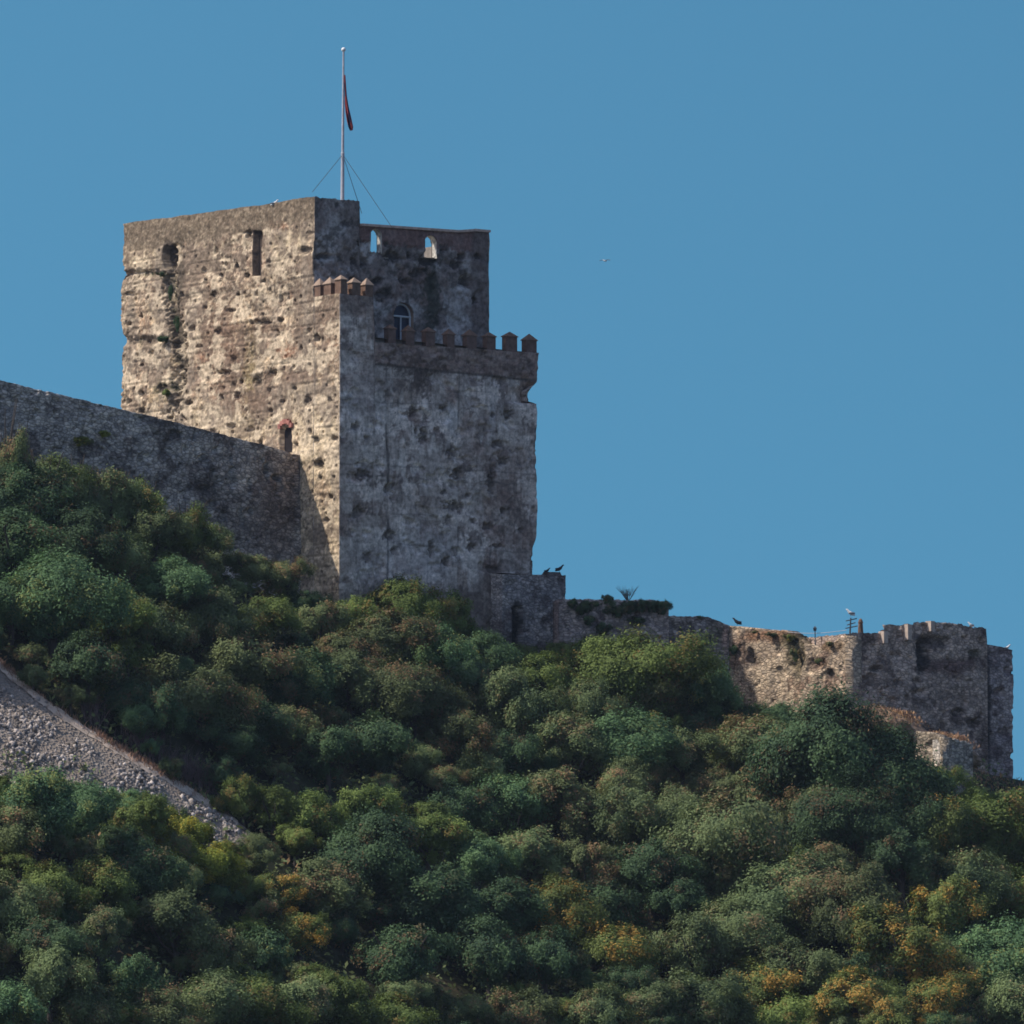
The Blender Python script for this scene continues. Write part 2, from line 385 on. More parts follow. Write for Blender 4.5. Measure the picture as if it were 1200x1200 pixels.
def lcoord(X, Y): return (X-N0[0])*ldir[0]+(Y-N0[1])*ldir[1], (X-N0[0])*rdir[0]+(Y-N0[1])*rdir[1]
def tower_disp(X, Y, Z, ED, PX, PY, UA, left_edge=0):
    la, ra = lcoord(X, Y); s = la+ra*1.0
    base = (fbm(s*.35, Z*.35, 21)-.5)*.22+(fbm(s*1.5, Z*1.5, 23)-.5)*.09+(fbm(s*4, Z*4, 29)-.5)*.04
    jit = (fbm(s*4.5, Z*4.5, 31, 4, .65)-.5)*2.0
    L = base.copy()
    # shutter-board lifts: horizontal offsets
    lift = np.floor(Z/.86+.3*fbm(s*.3, Z*0, 3)); L += (hash2(lift, np.floor(s/7), 5)-.5)*.10
    L -= .10*(1-sst(.0, .12, np.abs((Z/.86) % 1-.5)))*sst(.45, .6, fbm(s*.6, Z*.8, 41))
    ero = sst(.54, .66, fbm(s*.8, Z*1.4, 51, 5, .6)); L -= ero*.05; L += (fbm(s*1.4, Z*5, 57, 3)-.5)*.09*sst(.4, .6, fbm(s*.4, Z*.4, 58)); L += (fbm(s*7, Z*7, 59, 2)-.5)*.04
    for cx, cy, rx, ry in PITS: L -= .3*ell(PX, PY, cx, cy, rx*.72, ry*.72, .22, jit)
    pl_r = np.floor(Z/.86); pl_c = np.floor(la/1.55+.5*hash2(pl_r, pl_r*0, 7)); pu = (la/1.55+.5*hash2(pl_r, pl_r*0, 7)) % 1; pv = (Z/.86) % 1
    plog = (np.abs(pu-.5) < .06) & (np.abs(pv-.12) < .12) & (hash2(pl_r, pl_c, 11) > .45); L = np.where(plog, L-.3, L)
    slot = ((PX > 296.5) & (PX < 306.5) & (PY > 271) & (PY < 324-(PX-296)*.2)); L = np.where(slot, -.5, L)
    s2 = ((PX > 190) & (PX < 204) & (PY < 312) & (((PX-199)/9)**2+((PY-300)/16)**2 < 1)); L = np.where(s2, -.7, L)
    cre = ell(PX, PY, 205+6*np.sin(PY/30), 385, 7, 95, .5, jit); L -= cre*.5
    led = ell(PX, PY, 172, 321, 32, 4, .5, jit)+ell(PX, PY, 168, 399, 26, 5, .5, jit); L -= led*.25
    L -= .3*ell(PX, PY, 141, 399, 10, 6, .5)+.1*ell(PX, PY, 143, 322, 6, 5, .5)-.15*ell(PX, PY, 143, 360, 14, 30, .5)
    L -= .12*sst(285, 283-8, PY+(PX-145)*-.0)*0
    jn = (1-sst(0, .14, np.abs(la-L1)))*(Z < ZTJ); L = L*(1-jn)
    door_hollow = (np.abs(PX-335.5) < 6.5) & (PY > 500) & (((PX-335.5)/6.5)**2+((PY-507)/8)**2 < 1) | (np.abs(PX-335.5) < 6.5) & (PY >= 507) & (PY < 531)
    L = np.where(door_hollow, -.34, L)
    par = sst(2.0, 1.7, (ZTOPL-Z)+(fbm(s*1.2, Z*0, 8)-.5)*.8); L = L*(1-par)+par*(-.03+(fbm(s*2, Z*2, 77)-.5)*.14)
    # shaded annex face
    R = (fbm(s*.3, Z*.3, 61)-.5)*.2+(fbm(s*2, Z*2, 63)-.5)*.08
    R -= .16*sst(.6, .7, fbm(s*.8, Z*1.0, 67))
    for cx, cy, rx, ry in RPITS: R -= .3*ell(PX, PY, cx, cy, rx*.7, ry*.7, .4, jit*1.3)
    band = sst(-1, 1, 426+(PX-440)*.1+(fbm(s, Z*0, 8)-.5)*5-PY)*sst(436, 440, PX); R += band*(.05+(fbm(s*3, Z*3, 83)-.5)*.12)
    R -= .16*(1-sst(.0, 1.2, np.abs(PX-454)))*(PY > 425)
    R -= .10*(1-sst(.0, 1.2, np.abs(PX-537)))*(PY > 460)
    R -= (sst(446, 462, PY)*(1-sst(471, 473, PY))*sst(585, 629, PX))*.9+.45*ell(PX, PY, 632, 668, 9, 34, .2)
    U = (fbm(s*.5, Z*.5, 71)-.5)*.3+(fbm(s*2.5, Z*2.5, 73)-.5)*.16-.2*sst(.56, .68, fbm(s*.9, Z*.9, 79))
    for cx, cy, rx, ry in UPITS: U -= .4*ell(PX, PY, cx, cy, rx, ry, .5, jit)
    U = np.where((ZTOPU-Z) < 1.9, U*.25, U); jm = (1-sst(0, .3, ra))*(Z < ZTJ); U = U*(1-jm)
    return L, R, U
def tower_col(X, Y, Z, ED, PX, PY, UA):
    la, ra = lcoord(X, Y); s = la+ra
    jit = (fbm(s*4.5, Z*4.5, 31, 4, .65)-.5)*2.0
    t = fbm(s*.35, Z*.5, 101, 5, .6); streak = fbm(s*2.2, Z*.22, 105, 4); spk = fbm(s*5, Z*5, 107, 3, .7); lay = fbm(s*.25, Z*2.4, 108, 3)
    c = mixc(np.broadcast_to(GREY*1.1, X.shape+(3,)), CREAM*np.array([1.12, 1.08, 1.08]), sst(.36, .58, t*.6+lay*.25+spk*.15))
    c = mixc(c, BROWN*1.1, .85*sst(.50, .60, fbm(s*.7, Z*1.1, 111, 6, .68)))
    c = mixc(c, [.24, .21, .18], .7*sst(.52, .60, fbm(s*1.3, Z*1.6, 112, 5, .7)))
    c = mixc(c, [.20, .17, .14], .75*sst(.48, .62, streak)*sst(.35, .55, fbm(s*.3, Z*.3, 119)))
    c = mixc(c, [.24, .19, .15], .55*sst(360, 320, PY+jit*25)); c = mixc(c, [.17, .14, .11], .6*ell(PX, PY, 299, 420, 4, 100, .5, jit*.5)); c = mixc(c, [.62, .47, .36], .4*sst(.5, .6, fbm(s*.5, Z*.6, 120, 4)))
    c = mixc(c, [.66, .56, .42], .7*sst(.6, .75, fbm(s*1.6, Z*1.9, 113, 4, .6)))
    c = mixc(c, DIRT_SHADE, .8*sst(.57, .66, spk)); c = mixc(c, [.11, .095, .08], .6*(1-sst(.02, .07, np.abs((Z/.86+.15*fbm(s*.5, Z*0, 3)) % 1-.5)))*sst(.42, .55, fbm(s*.9, Z*.9, 44)))
    cream = ell(PX, PY, 372, 520, 34, 75, .5, jit)+ell(PX, PY, 365, 640, 40, 70, .5, jit)+ell(PX, PY, 338, 288, 22, 16, .5, jit)+ell(PX, PY, 165, 300, 20, 12, .5, jit)+ell(PX, PY, 250, 500, 60, 22, .5, jit)
    c = mixc(c, [.68, .58, .42], .8*np.clip(cream, 0, 1))
    c = mixc(c, [.34, .29, .14], .55*np.clip(ell(PX, PY, 293, 460, 8, 60, .5, jit), 0, 1))
    c = mixc(c, RUST, .6*np.clip(ell(PX, PY, 333, 412, 14, 6, .5, jit)+ell(PX, PY, 382, 365, 10, 18, .5, jit)+ell(PX, PY, 236, 418, 6, 5, .5, jit)+ell(PX, PY, 167, 380, 8, 14, .5, jit)*.7+ell(PX, PY, 325, 264, 12, 6, .5, jit), 0, 1))
    c = mixc(c, BROWN*1.3, .55*np.clip(ell(PX, PY, 265, 420, 14, 70, .5, jit)+ell(PX, PY, 384, 390, 12, 60, .5, jit)+ell(PX, PY, 379, 575, 8, 16, .5, jit), 0, 1))
    c = mixc(c, VEG, .9*np.clip(ell(PX, PY, 205+6*np.sin(PY/30), 385, 7, 95, .5, jit)+ell(PX, PY, 185, 322, 26, 4, .5, jit)+ell(PX, PY, 180, 400, 20, 6, .5, jit)+ell(PX, PY, 195, 455, 14, 14, .5, jit), 0, 1))
    hole = np.zeros_like(X)
    for cx, cy, rx, ry in PITS: hole = np.maximum(hole, ell(PX, PY, cx, cy, rx*.8, ry*.8, .3, jit*.6))
    for cx, cy, rx, ry in PITS_S: hole = np.maximum(hole, .75*ell(PX, PY, cx, cy, rx*.8, ry*.8, .3, jit*.6))
    c = mixc(c, DIRT_SHADE*.8, hole*.85)  # shade of the pits put into the colour; small pits are colour only
    par = sst(1.9, 1.7, ZTOPL-Z+(fbm(s*1.2, Z*0, 8)-.5)*.8)
    c = mixc(c, [.19, .155, .12], par*.85); c = mixc(c, [.42, .36, .28], par*.6*sst(.55, .66, fbm(s*3, Z*5, 118, 3, .7))); c = mixc(c, [.09, .075, .06], par*.6*sst(.52, .62, 1-spk))
    slot = ((PX > 295.5) & (PX < 307) & (PY > 270) & (PY < 324-(PX-296)*.2)); c = np.where(slot[..., None], np.array([.09, .07, .06]), c)  # slot interior darkened in the colour to stand for its shade
    s2 = ell(PX, PY, 198, 298, 8, 15, .3); c = mixc(c, [.09, .07, .06], s2)
    c = mixc(c, [.36, .30, .25], .0*par)
    r1 = fbm(s*2.1, Z*3.4, 211, 5, .7); r2 = fbm(s*4.5, Z*6.5, 213, 4, .7); r3 = fbm(s*.45, Z*.8, 215, 4, .6)
    c = c*(1+.42*(sst(.42, .60, r1)-.5)*(1-par*.5))[..., None]
    c = mixc(c, [.13, .10, .08], .8*sst(.55, .60, r2)*sst(.44, .58, r3)*(1-par))
    c = mixc(c, [.70, .60, .47], .6*sst(.57, .63, fbm(s*2.8, Z*3.8, 217, 5, .7))*(1-par))
    c = mixc(c, [.20, .16, .13], .7*sst(.57, .63, fbm(s*1.1, Z*.35, 219, 5, .65))*(1-par))
    b1 = fbm(s*.22+3, Z*.30, 221, 6, .62); b2 = fbm(s*.5, Z*.16, 223, 5, .6)
    c = mixc(c, [.23, .185, .15], .75*sst(.52, .58, b1)*(1-par)); c = mixc(c, [.29, .25, .21], .6*sst(.52, .60, b2)*(1-par))
    c = mixc(c, [.19, .13, .10], .6*np.clip(ell(PX, PY, 262, 410, 30, 45, .6, jit)+ell(PX, PY, 290, 470, 26, 14, .6, jit)+ell(PX, PY, 345, 440, 30, 8, .6, jit)+ell(PX, PY, 300, 385, 60, 5, .6, jit*.6), 0, 1))
    c = mixc(c, [.10, .085, .07], .85*ell(PX, PY, 208+4*np.sin(PY/22), 380, 5.5, 100, .4, jit*.25)); c = mixc(c, [.12, .10, .08], .7*ell(PX, PY, 213, 440, 4, 45, .4, jit*.3))
    for row, k in ((345, .5), (372, .6), (398, .5), (425, .55), (452, .45), (300, .4), (480, .4)):
        ln = np.abs(PY-row-(300-PX)*.10-(fbm(s*.8, Z*0+row, 225)-.5)*9); c = mixc(c, [.13, .105, .085], k*(1-sst(.8, 3.0, ln))*sst(.46, .58, fbm(s*.5, Z*0+row, 227)))
    c = mixc(c, [.74, .64, .50], .6*sst(.56, .61, fbm(s*.8, Z*1.0, 231, 6, .66))*(1-par)); c = c*np.array([.93, .865, .79]); c = np.where(slot[..., None], np.array([.08, .06, .05]), c); c = mixc(c, [.07, .055, .045], s2)  # shade of slot and recess painted again over the pale patches
    Lc = c
    # annex front, stone colour raised and reddened to make up for dim blue fill
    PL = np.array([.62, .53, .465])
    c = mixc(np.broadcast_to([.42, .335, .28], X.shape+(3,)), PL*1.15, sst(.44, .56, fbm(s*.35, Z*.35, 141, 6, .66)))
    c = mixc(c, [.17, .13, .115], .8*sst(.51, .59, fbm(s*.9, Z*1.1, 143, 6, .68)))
    c = mixc(c, [.13, .11, .10], .45*(1-sst(.02, .06, np.abs((s/1.25+.1*fbm(s*0, Z*.4, 4)) % 1-.5)))*sst(.46, .56, fbm(s*.6, Z*.5, 46)))
    c = mixc(c, [.13, .11, .10], .5*(1-sst(.02, .06, np.abs((Z/.86+.1*fbm(s*.5, Z*0, 3)) % 1-.5)))*sst(.46, .56, fbm(s*.7, Z*.7, 47)))
    c = mixc(c, [.12, .10, .09], .5*sst(.60, .68, fbm(s*4, Z*4, 48, 3, .7)))
    c = mixc(c, [.74, .66, .59], .6*sst(.58, .66, fbm(s*2.0, Z*.5, 147, 4))*sst(.42, .6, fbm(s*.4, Z*.3, 148)))
    c = mixc(c, [.24, .20, .175], .5*sst(.54, .6, fbm(s*2, Z*.2, 149, 4))*sst(.45, .6, fbm(s*.3, Z*.2, 150)))
    c = mixc(c, [.30, .20, .165], .55*sst(.52, .62, fbm(s*.4, Z*.45, 151, 5, .6)))
    c = c*(1+.2*(sst(.42, .6, fbm(s*2.6, Z*2.6, 153, 4, .7))-.5))[..., None]
    pp = sst(.50, .56, fbm(np.floor(s/1.25)*7.3+s*.12, np.floor(Z/1.72)*5.1+Z*.12, 155, 3)); c = mixc(c, [.62, .545, .48], .45*pp); c = mixc(c, [.24, .19, .165], .45*sst(.55, .62, fbm(np.floor(s/1.9)*3.3+s*.2, np.floor(Z/.86)*4.7+Z*.2, 157, 3)))
    for sx_, k in ((454, .8), (418, .35), (537, .6), (575, .6), (500, .3)):
        c = mixc(c, [.08, .07, .065], k*(1-sst(.4, 1.6, np.abs(PX-sx_-(fbm(s*0, Z*.5, sx_)-.5)*5)))*sst(.36, .5, fbm(s*0+sx_, Z*.4, 159)))
    for cx, cy, rx, ry, k in [(530,490,7,16,.6),(577,490,4,18,.5),(500,650,42,30,.35),(430,470,28,40,.2),(440,650,30,30,.2)]:
        c = mixc(c, [.58, .55, .53], k*ell(PX, PY, cx, cy, rx, ry, .5, jit*.5))
    for cx, cy, rx, ry, k in [(485,425,28,14,.9),(492,442,10,16,.9),(520,430,12,10,.7),(575,432,10,20,.6),(430,555,14,12,.5),(590,430,30,12,.4),(600,660,30,60,.35),(570,560,40,50,.25)]:
        c = mixc(c, [.10, .075, .065], k*ell(PX, PY, cx, cy, rx, ry, .5, jit))
    hole = np.zeros_like(X)
    for cx, cy, rx, ry in RPITS: hole = np.maximum(hole, ell(PX, PY, cx, cy, rx*.8, ry*.8, .5, jit*.9))
    c = mixc(c, [.10, .08, .07], hole*.65)  # pit shade painted on top of the modelled hollows
    for row in (474, 561, 604, 640, 548): 
        c = mixc(c, [.09, .08, .08], .5*(1-sst(.3, 1.5, np.abs(PY-row-(PX-500)*.06-(fbm(s, Z*0, row)-.5)*4)))*sst(.45, .55, fbm(s*.5, Z*0+row, 7)))
    band = sst(-1, 1, 426+(PX-440)*.1+jit*3-PY)*sst(436, 440, PX)
    c = mixc(c, [.25, .17, .14], band*.8); c = mixc(c, [.11, .08, .07], band*.7*sst(.52, .60, fbm(s*1.2, Z*1.6, 171, 5, .65))); c = mixc(c, [.36, .29, .25], band*.5*sst(.56, .64, fbm(s*2, Z*4, 173, 3)))
    c = mixc(c, [.09, .075, .07], .8*(1-sst(.6, 2.2, np.abs(PY-427-(PX-440)*.1)))*sst(436, 440, PX))
    c = mixc(c, [.13, .10, .085], .7*sst(675, 700, PY+jit*8))
    c = mixc(c, [.17, .125, .105], .6*ell(PX, PY, 418, 352, 24, 14, .3, jit*.4))
    Rc = c
    # upper tower, shaded face
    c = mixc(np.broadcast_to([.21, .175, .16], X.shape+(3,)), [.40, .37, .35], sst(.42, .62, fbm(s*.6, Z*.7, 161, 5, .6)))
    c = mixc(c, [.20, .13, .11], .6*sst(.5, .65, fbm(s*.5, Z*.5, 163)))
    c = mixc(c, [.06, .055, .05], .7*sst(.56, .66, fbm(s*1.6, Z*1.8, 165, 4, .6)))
    c = mixc(c, [.20, .115, .10], .85*sst(-2, 2, 284+(PX-430)*.09+jit*8-PY)*sst(420, 424, PX))
    c = mixc(c, [.15, .12, .11], .8*ell(PX, PY, 563, 330, 12, 80, .2))
    c = mixc(c, [.03, .04, .03], .85*ell(PX, PY, 506, 350, 9, 55, .5, jit))
    hole = np.zeros_like(X)
    for cx, cy, rx, ry in UPITS: hole = np.maximum(hole, ell(PX, PY, cx, cy, rx, ry, .5, jit))
    c = mixc(c, [.05, .045, .045], hole*.8)  # hollows of the upper face also get their shade as colour
    c = mixc(c, [.34, .27, .24], .8*sst(.16, .1, ZTOPU-Z)*sst(420, 424, PX))
    return Lc, Rc, c

ZTOPL = zr(NM, 230.5); ZTOPU = zr(NM+rdir*R1, 269); ZTJ = zr(N0, 343.5); ZLOW = min(ZTOPU, zr(NM+rdir*RB, 262.5))-.06
pF = loc2(0, LL)
tower_root = empty('castle_tower', (*loc2(R2/2, 0), float(terrain(*loc2(R2/2, 0)))),
    'tall square medieval stone tower with crenellated annex, sunlit on its left face', 'tower')
# --- main body
zlow_px = np.array([422, 553, 553.5, 574]); zlow_row = np.array([262.5, 271.5, 268.5, 270.5])
def main_top(X, Y, ed):
    px = proj(X, Y, zrow(X, Y, 250.0))[0]
    zl = zrow(X, Y, np.interp(px, [143, 368], [262.5, 230.5]))
    rough = (fbm((X+Y)*2.5, X*0, 201, 4, .7)-.5)*.22
    zR = np.where(px < 422.3, zrow(X, Y, np.interp(px, [368, 422], [230.5, 236])), zrow(X, Y, np.interp(px, zlow_px, zlow_row)))
    zl0 = zr(pF, 262.5)
    return np.where(ed == 0, zl, np.where(ed == 1, zR, np.where(ed == 2, ZLOW, np.where(lcoord(X, Y)[1] < RB, zl0, ZLOW))))+rough
mpoly = [loc2(0, LL), loc2(0, L1), loc2(R1, L1), loc2(R1, LL)]
def md(X, Y, Z, ED, PX, PY, UA):
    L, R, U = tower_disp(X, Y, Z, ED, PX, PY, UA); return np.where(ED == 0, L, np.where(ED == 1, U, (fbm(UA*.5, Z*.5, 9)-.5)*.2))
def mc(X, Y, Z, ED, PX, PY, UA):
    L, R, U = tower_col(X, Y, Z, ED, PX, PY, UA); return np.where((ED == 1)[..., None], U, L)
UOFF = LL-L1
def opening(pxa, pxb, rowt, rowb):
    ra = along(NM, rdir, pxa); rb = along(NM, rdir, pxb); p = NM+rdir*(ra+rb)/2
    return ra, rb, zr(p, rowb), zr(p, rowt)
OPN = [opening(433.5, 446.5, 268.5, 296), opening(497, 511, 276.5, 302)]
WINO = opening(461, 484, 355, 402)
holes = [(1, UOFF+a, UOFF+b, z0, z1) for a, b, z0, z1 in OPN+[WINO]]
build_wall('wall', mpoly, True, ZB, main_top, md, mc, M_TOWER, tower_root, res=.085, resz=.09, hidden=(2, 3), holes=holes)
def arch_tube(parent, name, org, d, nrm, a, b, z0, z1, depth, mat, thick=.0, out=.0):
    """lining of a round-headed opening"""
    r = (b-a)/2; m = (a+b)/2; pts = [(a, z0), (a, z1-r)]+[(m-r*math.cos(t), z1-r+r*math.sin(t)) for t in np.linspace(0, math.pi, 12)[1:-1]]+[(b, z1-r), (b, z0)]
    V = []; n = len(pts)
    for dd in (out, -depth):
        for (u, z) in pts:
            p = org+d*u+nrm*dd; V.append((p[0], p[1], z))
    Fc = [(i, (i+1) % n, n+(i+1) % n, n+i) for i in range(n)]
    return mobj(name, V, Fc, mat, parent)
nR = -ldir      # outward normal of the shaded faces
for a, b, z0, z1 in OPN:
    arch_tube(tower_root, 'embrasure', NM, rdir, nR, a-.03, b+.03, z0-.02, z1+.03, .6, M_LITPL, out=.02)
# parapet inner walls and terrace floor
ZFL = OPN[0][2]-.9
inn = [loc2(RB, L1+.55), loc2(R1-.55, L1+.55), loc2(R1-.55, LL-.55), loc2(RB, LL-.55)]
fl = lambda c: (lambda X, Y, Z, ED, PX, PY, UA: np.broadcast_to(np.array(c), X.shape+(3,)))
zero = lambda X, Y, Z, ED, PX, PY, UA: X*0
build_wall('parapet', [inn[1], inn[0]], False, ZFL, lambda X, Y, e: X*0+ZLOW, zero, fl((.3, .25, .2)), M_TOWER, tower_root, .09, .09,
           holes=[(0, (R1-.55-RB)-(b-RB), (R1-.55-RB)-(a-RB), z0, z1) for a, b, z0, z1 in OPN])
mb = MB()
for p, q, pi, qi in ((mpoly[1]+rdir*RB, mpoly[2], inn[0], inn[1]), (mpoly[2], mpoly[3], inn[1], inn[2]), (mpoly[3], loc2(RB, LL), inn[2], inn[3])):
    mb.add([(*p, ZLOW), (*q, ZLOW), (*qi, ZLOW), (*pi, ZLOW)], [(0, 1, 2, 3)])
for p, q in ((inn[1], inn[2]), (inn[2], inn[3])):
    mb.add([(*p, ZFL), (*q, ZFL), (*q, ZLOW), (*p, ZLOW)], [(3, 2, 1, 0)])
mb.build('parapet_coping', M_ROOF, tower_root)
mb = MB()
cps = list(np.linspace(RB+.02, R1-1.3, 7))+[R1]
for ra_, rb_ in zip(cps[:-1], cps[1:]):
    k = [loc2(ra_, L1-.16), loc2(rb_, L1-.16), loc2(rb_, L1+.3), loc2(ra_, L1+.3)]
    zz = [zr(k[0], np.interp(proj(*k[0], ZTOPU)[0], zlow_px, zlow_row)), zr(k[1], np.interp(proj(*k[1], ZTOPU)[0]-1, zlow_px, zlow_row))]
    V = [(*k[0], zz[0]-.12), (*k[1], zz[1]-.12), (*k[2], zz[1]-.12), (*k[3], zz[0]-.12), (*k[0], zz[0]+.06), (*k[1], zz[1]+.06), (*k[2], zz[1]+.06), (*k[3], zz[0]+.06)]
    mb.add(V, [(3, 2, 1, 0), (4, 5, 6, 7), (0, 1, 5, 4), (1, 2, 6, 5), (2, 3, 7, 6), (3, 0, 4, 7)])
mb.build('parapet_coping', M_COPE, tower_root)
mb = MB(); c4 = [loc2(RB-.2, L1+.3), loc2(R1-.3, L1+.3), loc2(R1-.3, LL-.3), loc2(RB-.2, LL-.3)]
mb.add([(*p, ZFL) for p in c4], [(0, 1, 2, 3)])
c4 = [loc2(.12, L1+.12), loc2(RB, L1+.12), loc2(RB, LL-.12), loc2(.12, LL-.12)]
zh = ZTOPL-.12
mb.add([(*p, zh) for p in c4]+[(*c4[1], ZFL), (*c4[2], ZFL)], [(0, 1, 2, 3), (1, 4, 5, 2)])
mb.build('roof', M_ROOF, tower_root)
# arched window above the annex terrace
a, b, z0, z1 = WINO
arch_tube(tower_root, 'window_reveal', NM, rdir, nR, a-.02, b+.02, z0, z1+.02, .5, M_CAP, out=.02)
def arch_panel(a, b, z0, z1, off, org=NM, d=rdir, nn=nR):
    r = (b-a)/2; m = (a+b)/2; pts = [(a, z0), (b, z0), (b, z1-r)]+[(m+r*math.cos(t), z1-r+r*math.sin(t)) for t in np.linspace(0, math.pi, 14)[1:-1]]+[(a, z1-r)]
    return [(*(org+d*u+nn*off), z) for u, z in pts], [tuple(range(len(pts)))]
V, Fc = arch_panel(a, b, z0, z1, -.45)
win = mobj('window', V, Fc, M_GLASS, tower_root)
mb = MB(); r = (b-a)/2; m = (a+b)/2
P3 = lambda u, z, off=-.32: (*(NM+rdir*u+nR*off), z)
mb.tube([P3(m-(r-.06)*math.cos(t), z1-r+(r-.06)*math.sin(t)) for t in np.linspace(0, math.pi, 14)], .075, 6)
mb.tube([P3(a, z1-r-.05), P3(b, z1-r-.05)], .08, 6); mb.tube([P3(m, z0), P3(m, z1-r)], .06, 6)
mb.tube([P3(b-.06, z0+.9), P3(b-.06, z1-r)], .08, 6); mb.tube([P3(a+.06, z0), P3(a+.06, z1-r)], .04, 6)
mobj('window_frame', mb.v, mb.f, M_WHITE, win)

# --- annex with its crenellated parapet and corner turret
TR = along(N0, rdir, 438)                  # turret width on the shaded face
def annex_top(X, Y, ed):
    px = proj(X, Y, zrow(X, Y, 400.0))[0]
    zL = zrow(X, Y, np.interp(px, [368, 398], [348.0, 343.5]))
    zR = np.where(px < 438, zrow(X, Y, np.interp(px, [398, 438], [343.5, 347.5])), zrow(X, Y, np.interp(px, [438, 630], [401, 413.5])))
    return np.where(ed == 0, zL, np.where(ed == 1, zR, zr(loc2(R2, 0), 413.5)))
ZT_T = zr(N0, 343.5); ZT_P = zr(loc2(R2, 0), 413.5)
apoly = [loc2(0, L1), loc2(0, 0), loc2(R2, 0), loc2(R2, L1), loc2(R1-.5, L1)]
def ad(X, Y, Z, ED, PX, PY, UA):
    L, R, U = tower_disp(X, Y, Z, ED, PX, PY, UA)
    la, ra = lcoord(X, Y)
    k = sst(0, .25, ra)                     # keep the near corner crisp
    out = np.where(ED == 0, L, np.where(ED == 1, R*k, np.where(ED == 2, R, 0)))
    return np.where((ra < .15) & (la < .3), out*.35, out)
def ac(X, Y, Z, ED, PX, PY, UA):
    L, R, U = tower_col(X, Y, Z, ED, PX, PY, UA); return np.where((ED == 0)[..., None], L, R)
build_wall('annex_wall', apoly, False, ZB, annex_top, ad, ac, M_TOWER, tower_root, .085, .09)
mb = MB(); i = .1
zp = ZT_P-1.1
mb.add([(*loc2(TR, i), zp), (*loc2(R2-i, i), zp), (*loc2(R2-i, L1-.02), zp), (*loc2(TR, L1-.02), zp)], [(0, 1, 2, 3)])
mb.add([(*loc2(TR, .5), zp), (*loc2(R2-.5, .5), zp), (*loc2(R2-.5, .5), ZT_P), (*loc2(TR, .5), ZT_P), (*loc2(TR, 0.02), ZT_P), (*loc2(R2, 0.02), ZT_P)], [(1, 0, 3, 2), (3, 4, 5, 2)])
mb.add([(*loc2(i, i), ZT_T-.01), (*loc2(TR, i), ZT_T-.01), (*loc2(TR, L1-.02), ZT_T-.01), (*loc2(i, L1-.02), ZT_T-.01), (*loc2(TR, i), zp), (*loc2(TR, L1-.02), zp)],
       [(0, 1, 2, 3), (1, 4, 5, 2)])
mb.build('annex_terrace', M_ROOF, tower_root)
mrnd = random.Random(21)
def merlon(c, hx, hy, z0, z1, zc, mat):
    hx *= mrnd.uniform(.78, 1.05); z1 += mrnd.uniform(-.16, .05); zc += mrnd.uniform(-.12, .05)
    mb = MB(); mb.obox(c, rdir, ldir, hx, hy, z0, z1); m = mb.build('merlon', mat, tower_root)
    mb = MB(); mb.obox(c, rdir, ldir, hx+.07, hy+.07, z1, z1+.05); mb.obox(c, rdir, ldir, hx+.07, hy+.07, z1+.05, zc, .03)
    mobj('cap', mb.v, mb.f, M_CAP if mat is M_BRICK else M_BRICK, m)
hm = .42
for pxc in (459.5, 481, 504.5, 528.5, 553, 576, 600):
    t = along(N0, rdir, pxc); c = loc2(t, .28)
    zb_ = zr(loc2(t, 0), np.interp(pxc, [438, 630], [401, 413.5]))-.03
    merlon(c, .42 if pxc < 540 else .5, .27, zb_, zb_+1.12, zb_+1.5, M_BRICK2)
t = R2-.55; c = loc2(t, .28); merlon(c, .55, .27, ZT_P-.03, ZT_P+1.05, ZT_P+1.5, M_BRICK2)
for l_ in (L1-.3, L1/2-.0):
    merlon(loc2(.3, l_+.05), .29, .42, ZT_T-.03, ZT_T+.95, ZT_T+1.35, M_BRICK)
merlon(loc2(.36, .36), .35, .35, ZT_T-.03, ZT_T+.98, ZT_T+1.45, M_BRICK)
for t in (1.55, TR-.45):
    merlon(loc2(t, .3), .42, .29, ZT_T-.03, ZT_T+.95, ZT_T+1.35, M_BRICK)
# red-arched doorway in the sunlit face
la_ = along(N0, ldir, 335.5); nL = -rdir
dr = [zr(loc2(0, la_), 531), zr(loc2(0, la_), 499)]
hw = .6
V, Fc = arch_panel(-hw, hw, dr[0]-.1, dr[1]+.1, -.32, org=loc2(0, la_), d=-ldir, nn=nL)
mobj('door_hollow', V, Fc, M_DARK, tower_root)  # near-black panel stands in for the shade inside the opening
mb = MB()
for t in np.linspace(.7, math.pi-.7, 6):
    rr_ = hw+.28; u = -rr_*math.cos(t); z = dr[1]-hw+rr_*math.sin(t)*1.05
    p = loc2(0, la_)+(-ldir)*u+nL*.02
    mb.obox(p, ldir, rdir, .15, .16, z-.17, z+.17)
mb.build('door_arch', M_REDW, tower_root)

# ------------------------------------------------------------------ flagpole, flag
pb = loc2(.0, 0)+rdir*0
tp = at(402.6, 60, NM[1]+3.2); fx, fy = tp[0], tp[1]
fp = empty('flagpole', (fx, fy, zh), 'tall pale flagpole held by guy wires on top of the castle tower', 'flagpole')
mb = MB(); z_top = tp[2]
bx = at(401.2, 235, fy)[0]
pp = lambda k: (bx+(fx-bx)*k, fy, zh+(z_top-zh)*k)
mb.tube([pp(0), pp(.33)], [.15, .13], 10); mb.tube([pp(.33), pp(.34), pp(1)], [.16, .11, .07], 10)
mb.build('pole', M_POLE, fp, smooth=False)
mb = MB(); p = pp(1); mb.ball((p[0], p[1], p[2]+.12), .17); mb.build('finial', M_FINIAL, fp, smooth=True)
kz = pp(.325)
for q in (at(366, 225, NM[1]+1.2), at(459, 266, NM[1]+1.0), at(424, 250, NM[1]+9)):
    mb = MB(); mb.tube([kz, tuple(q)], .022, 5); mb.build('guy_wire', M_WIRE, fp)
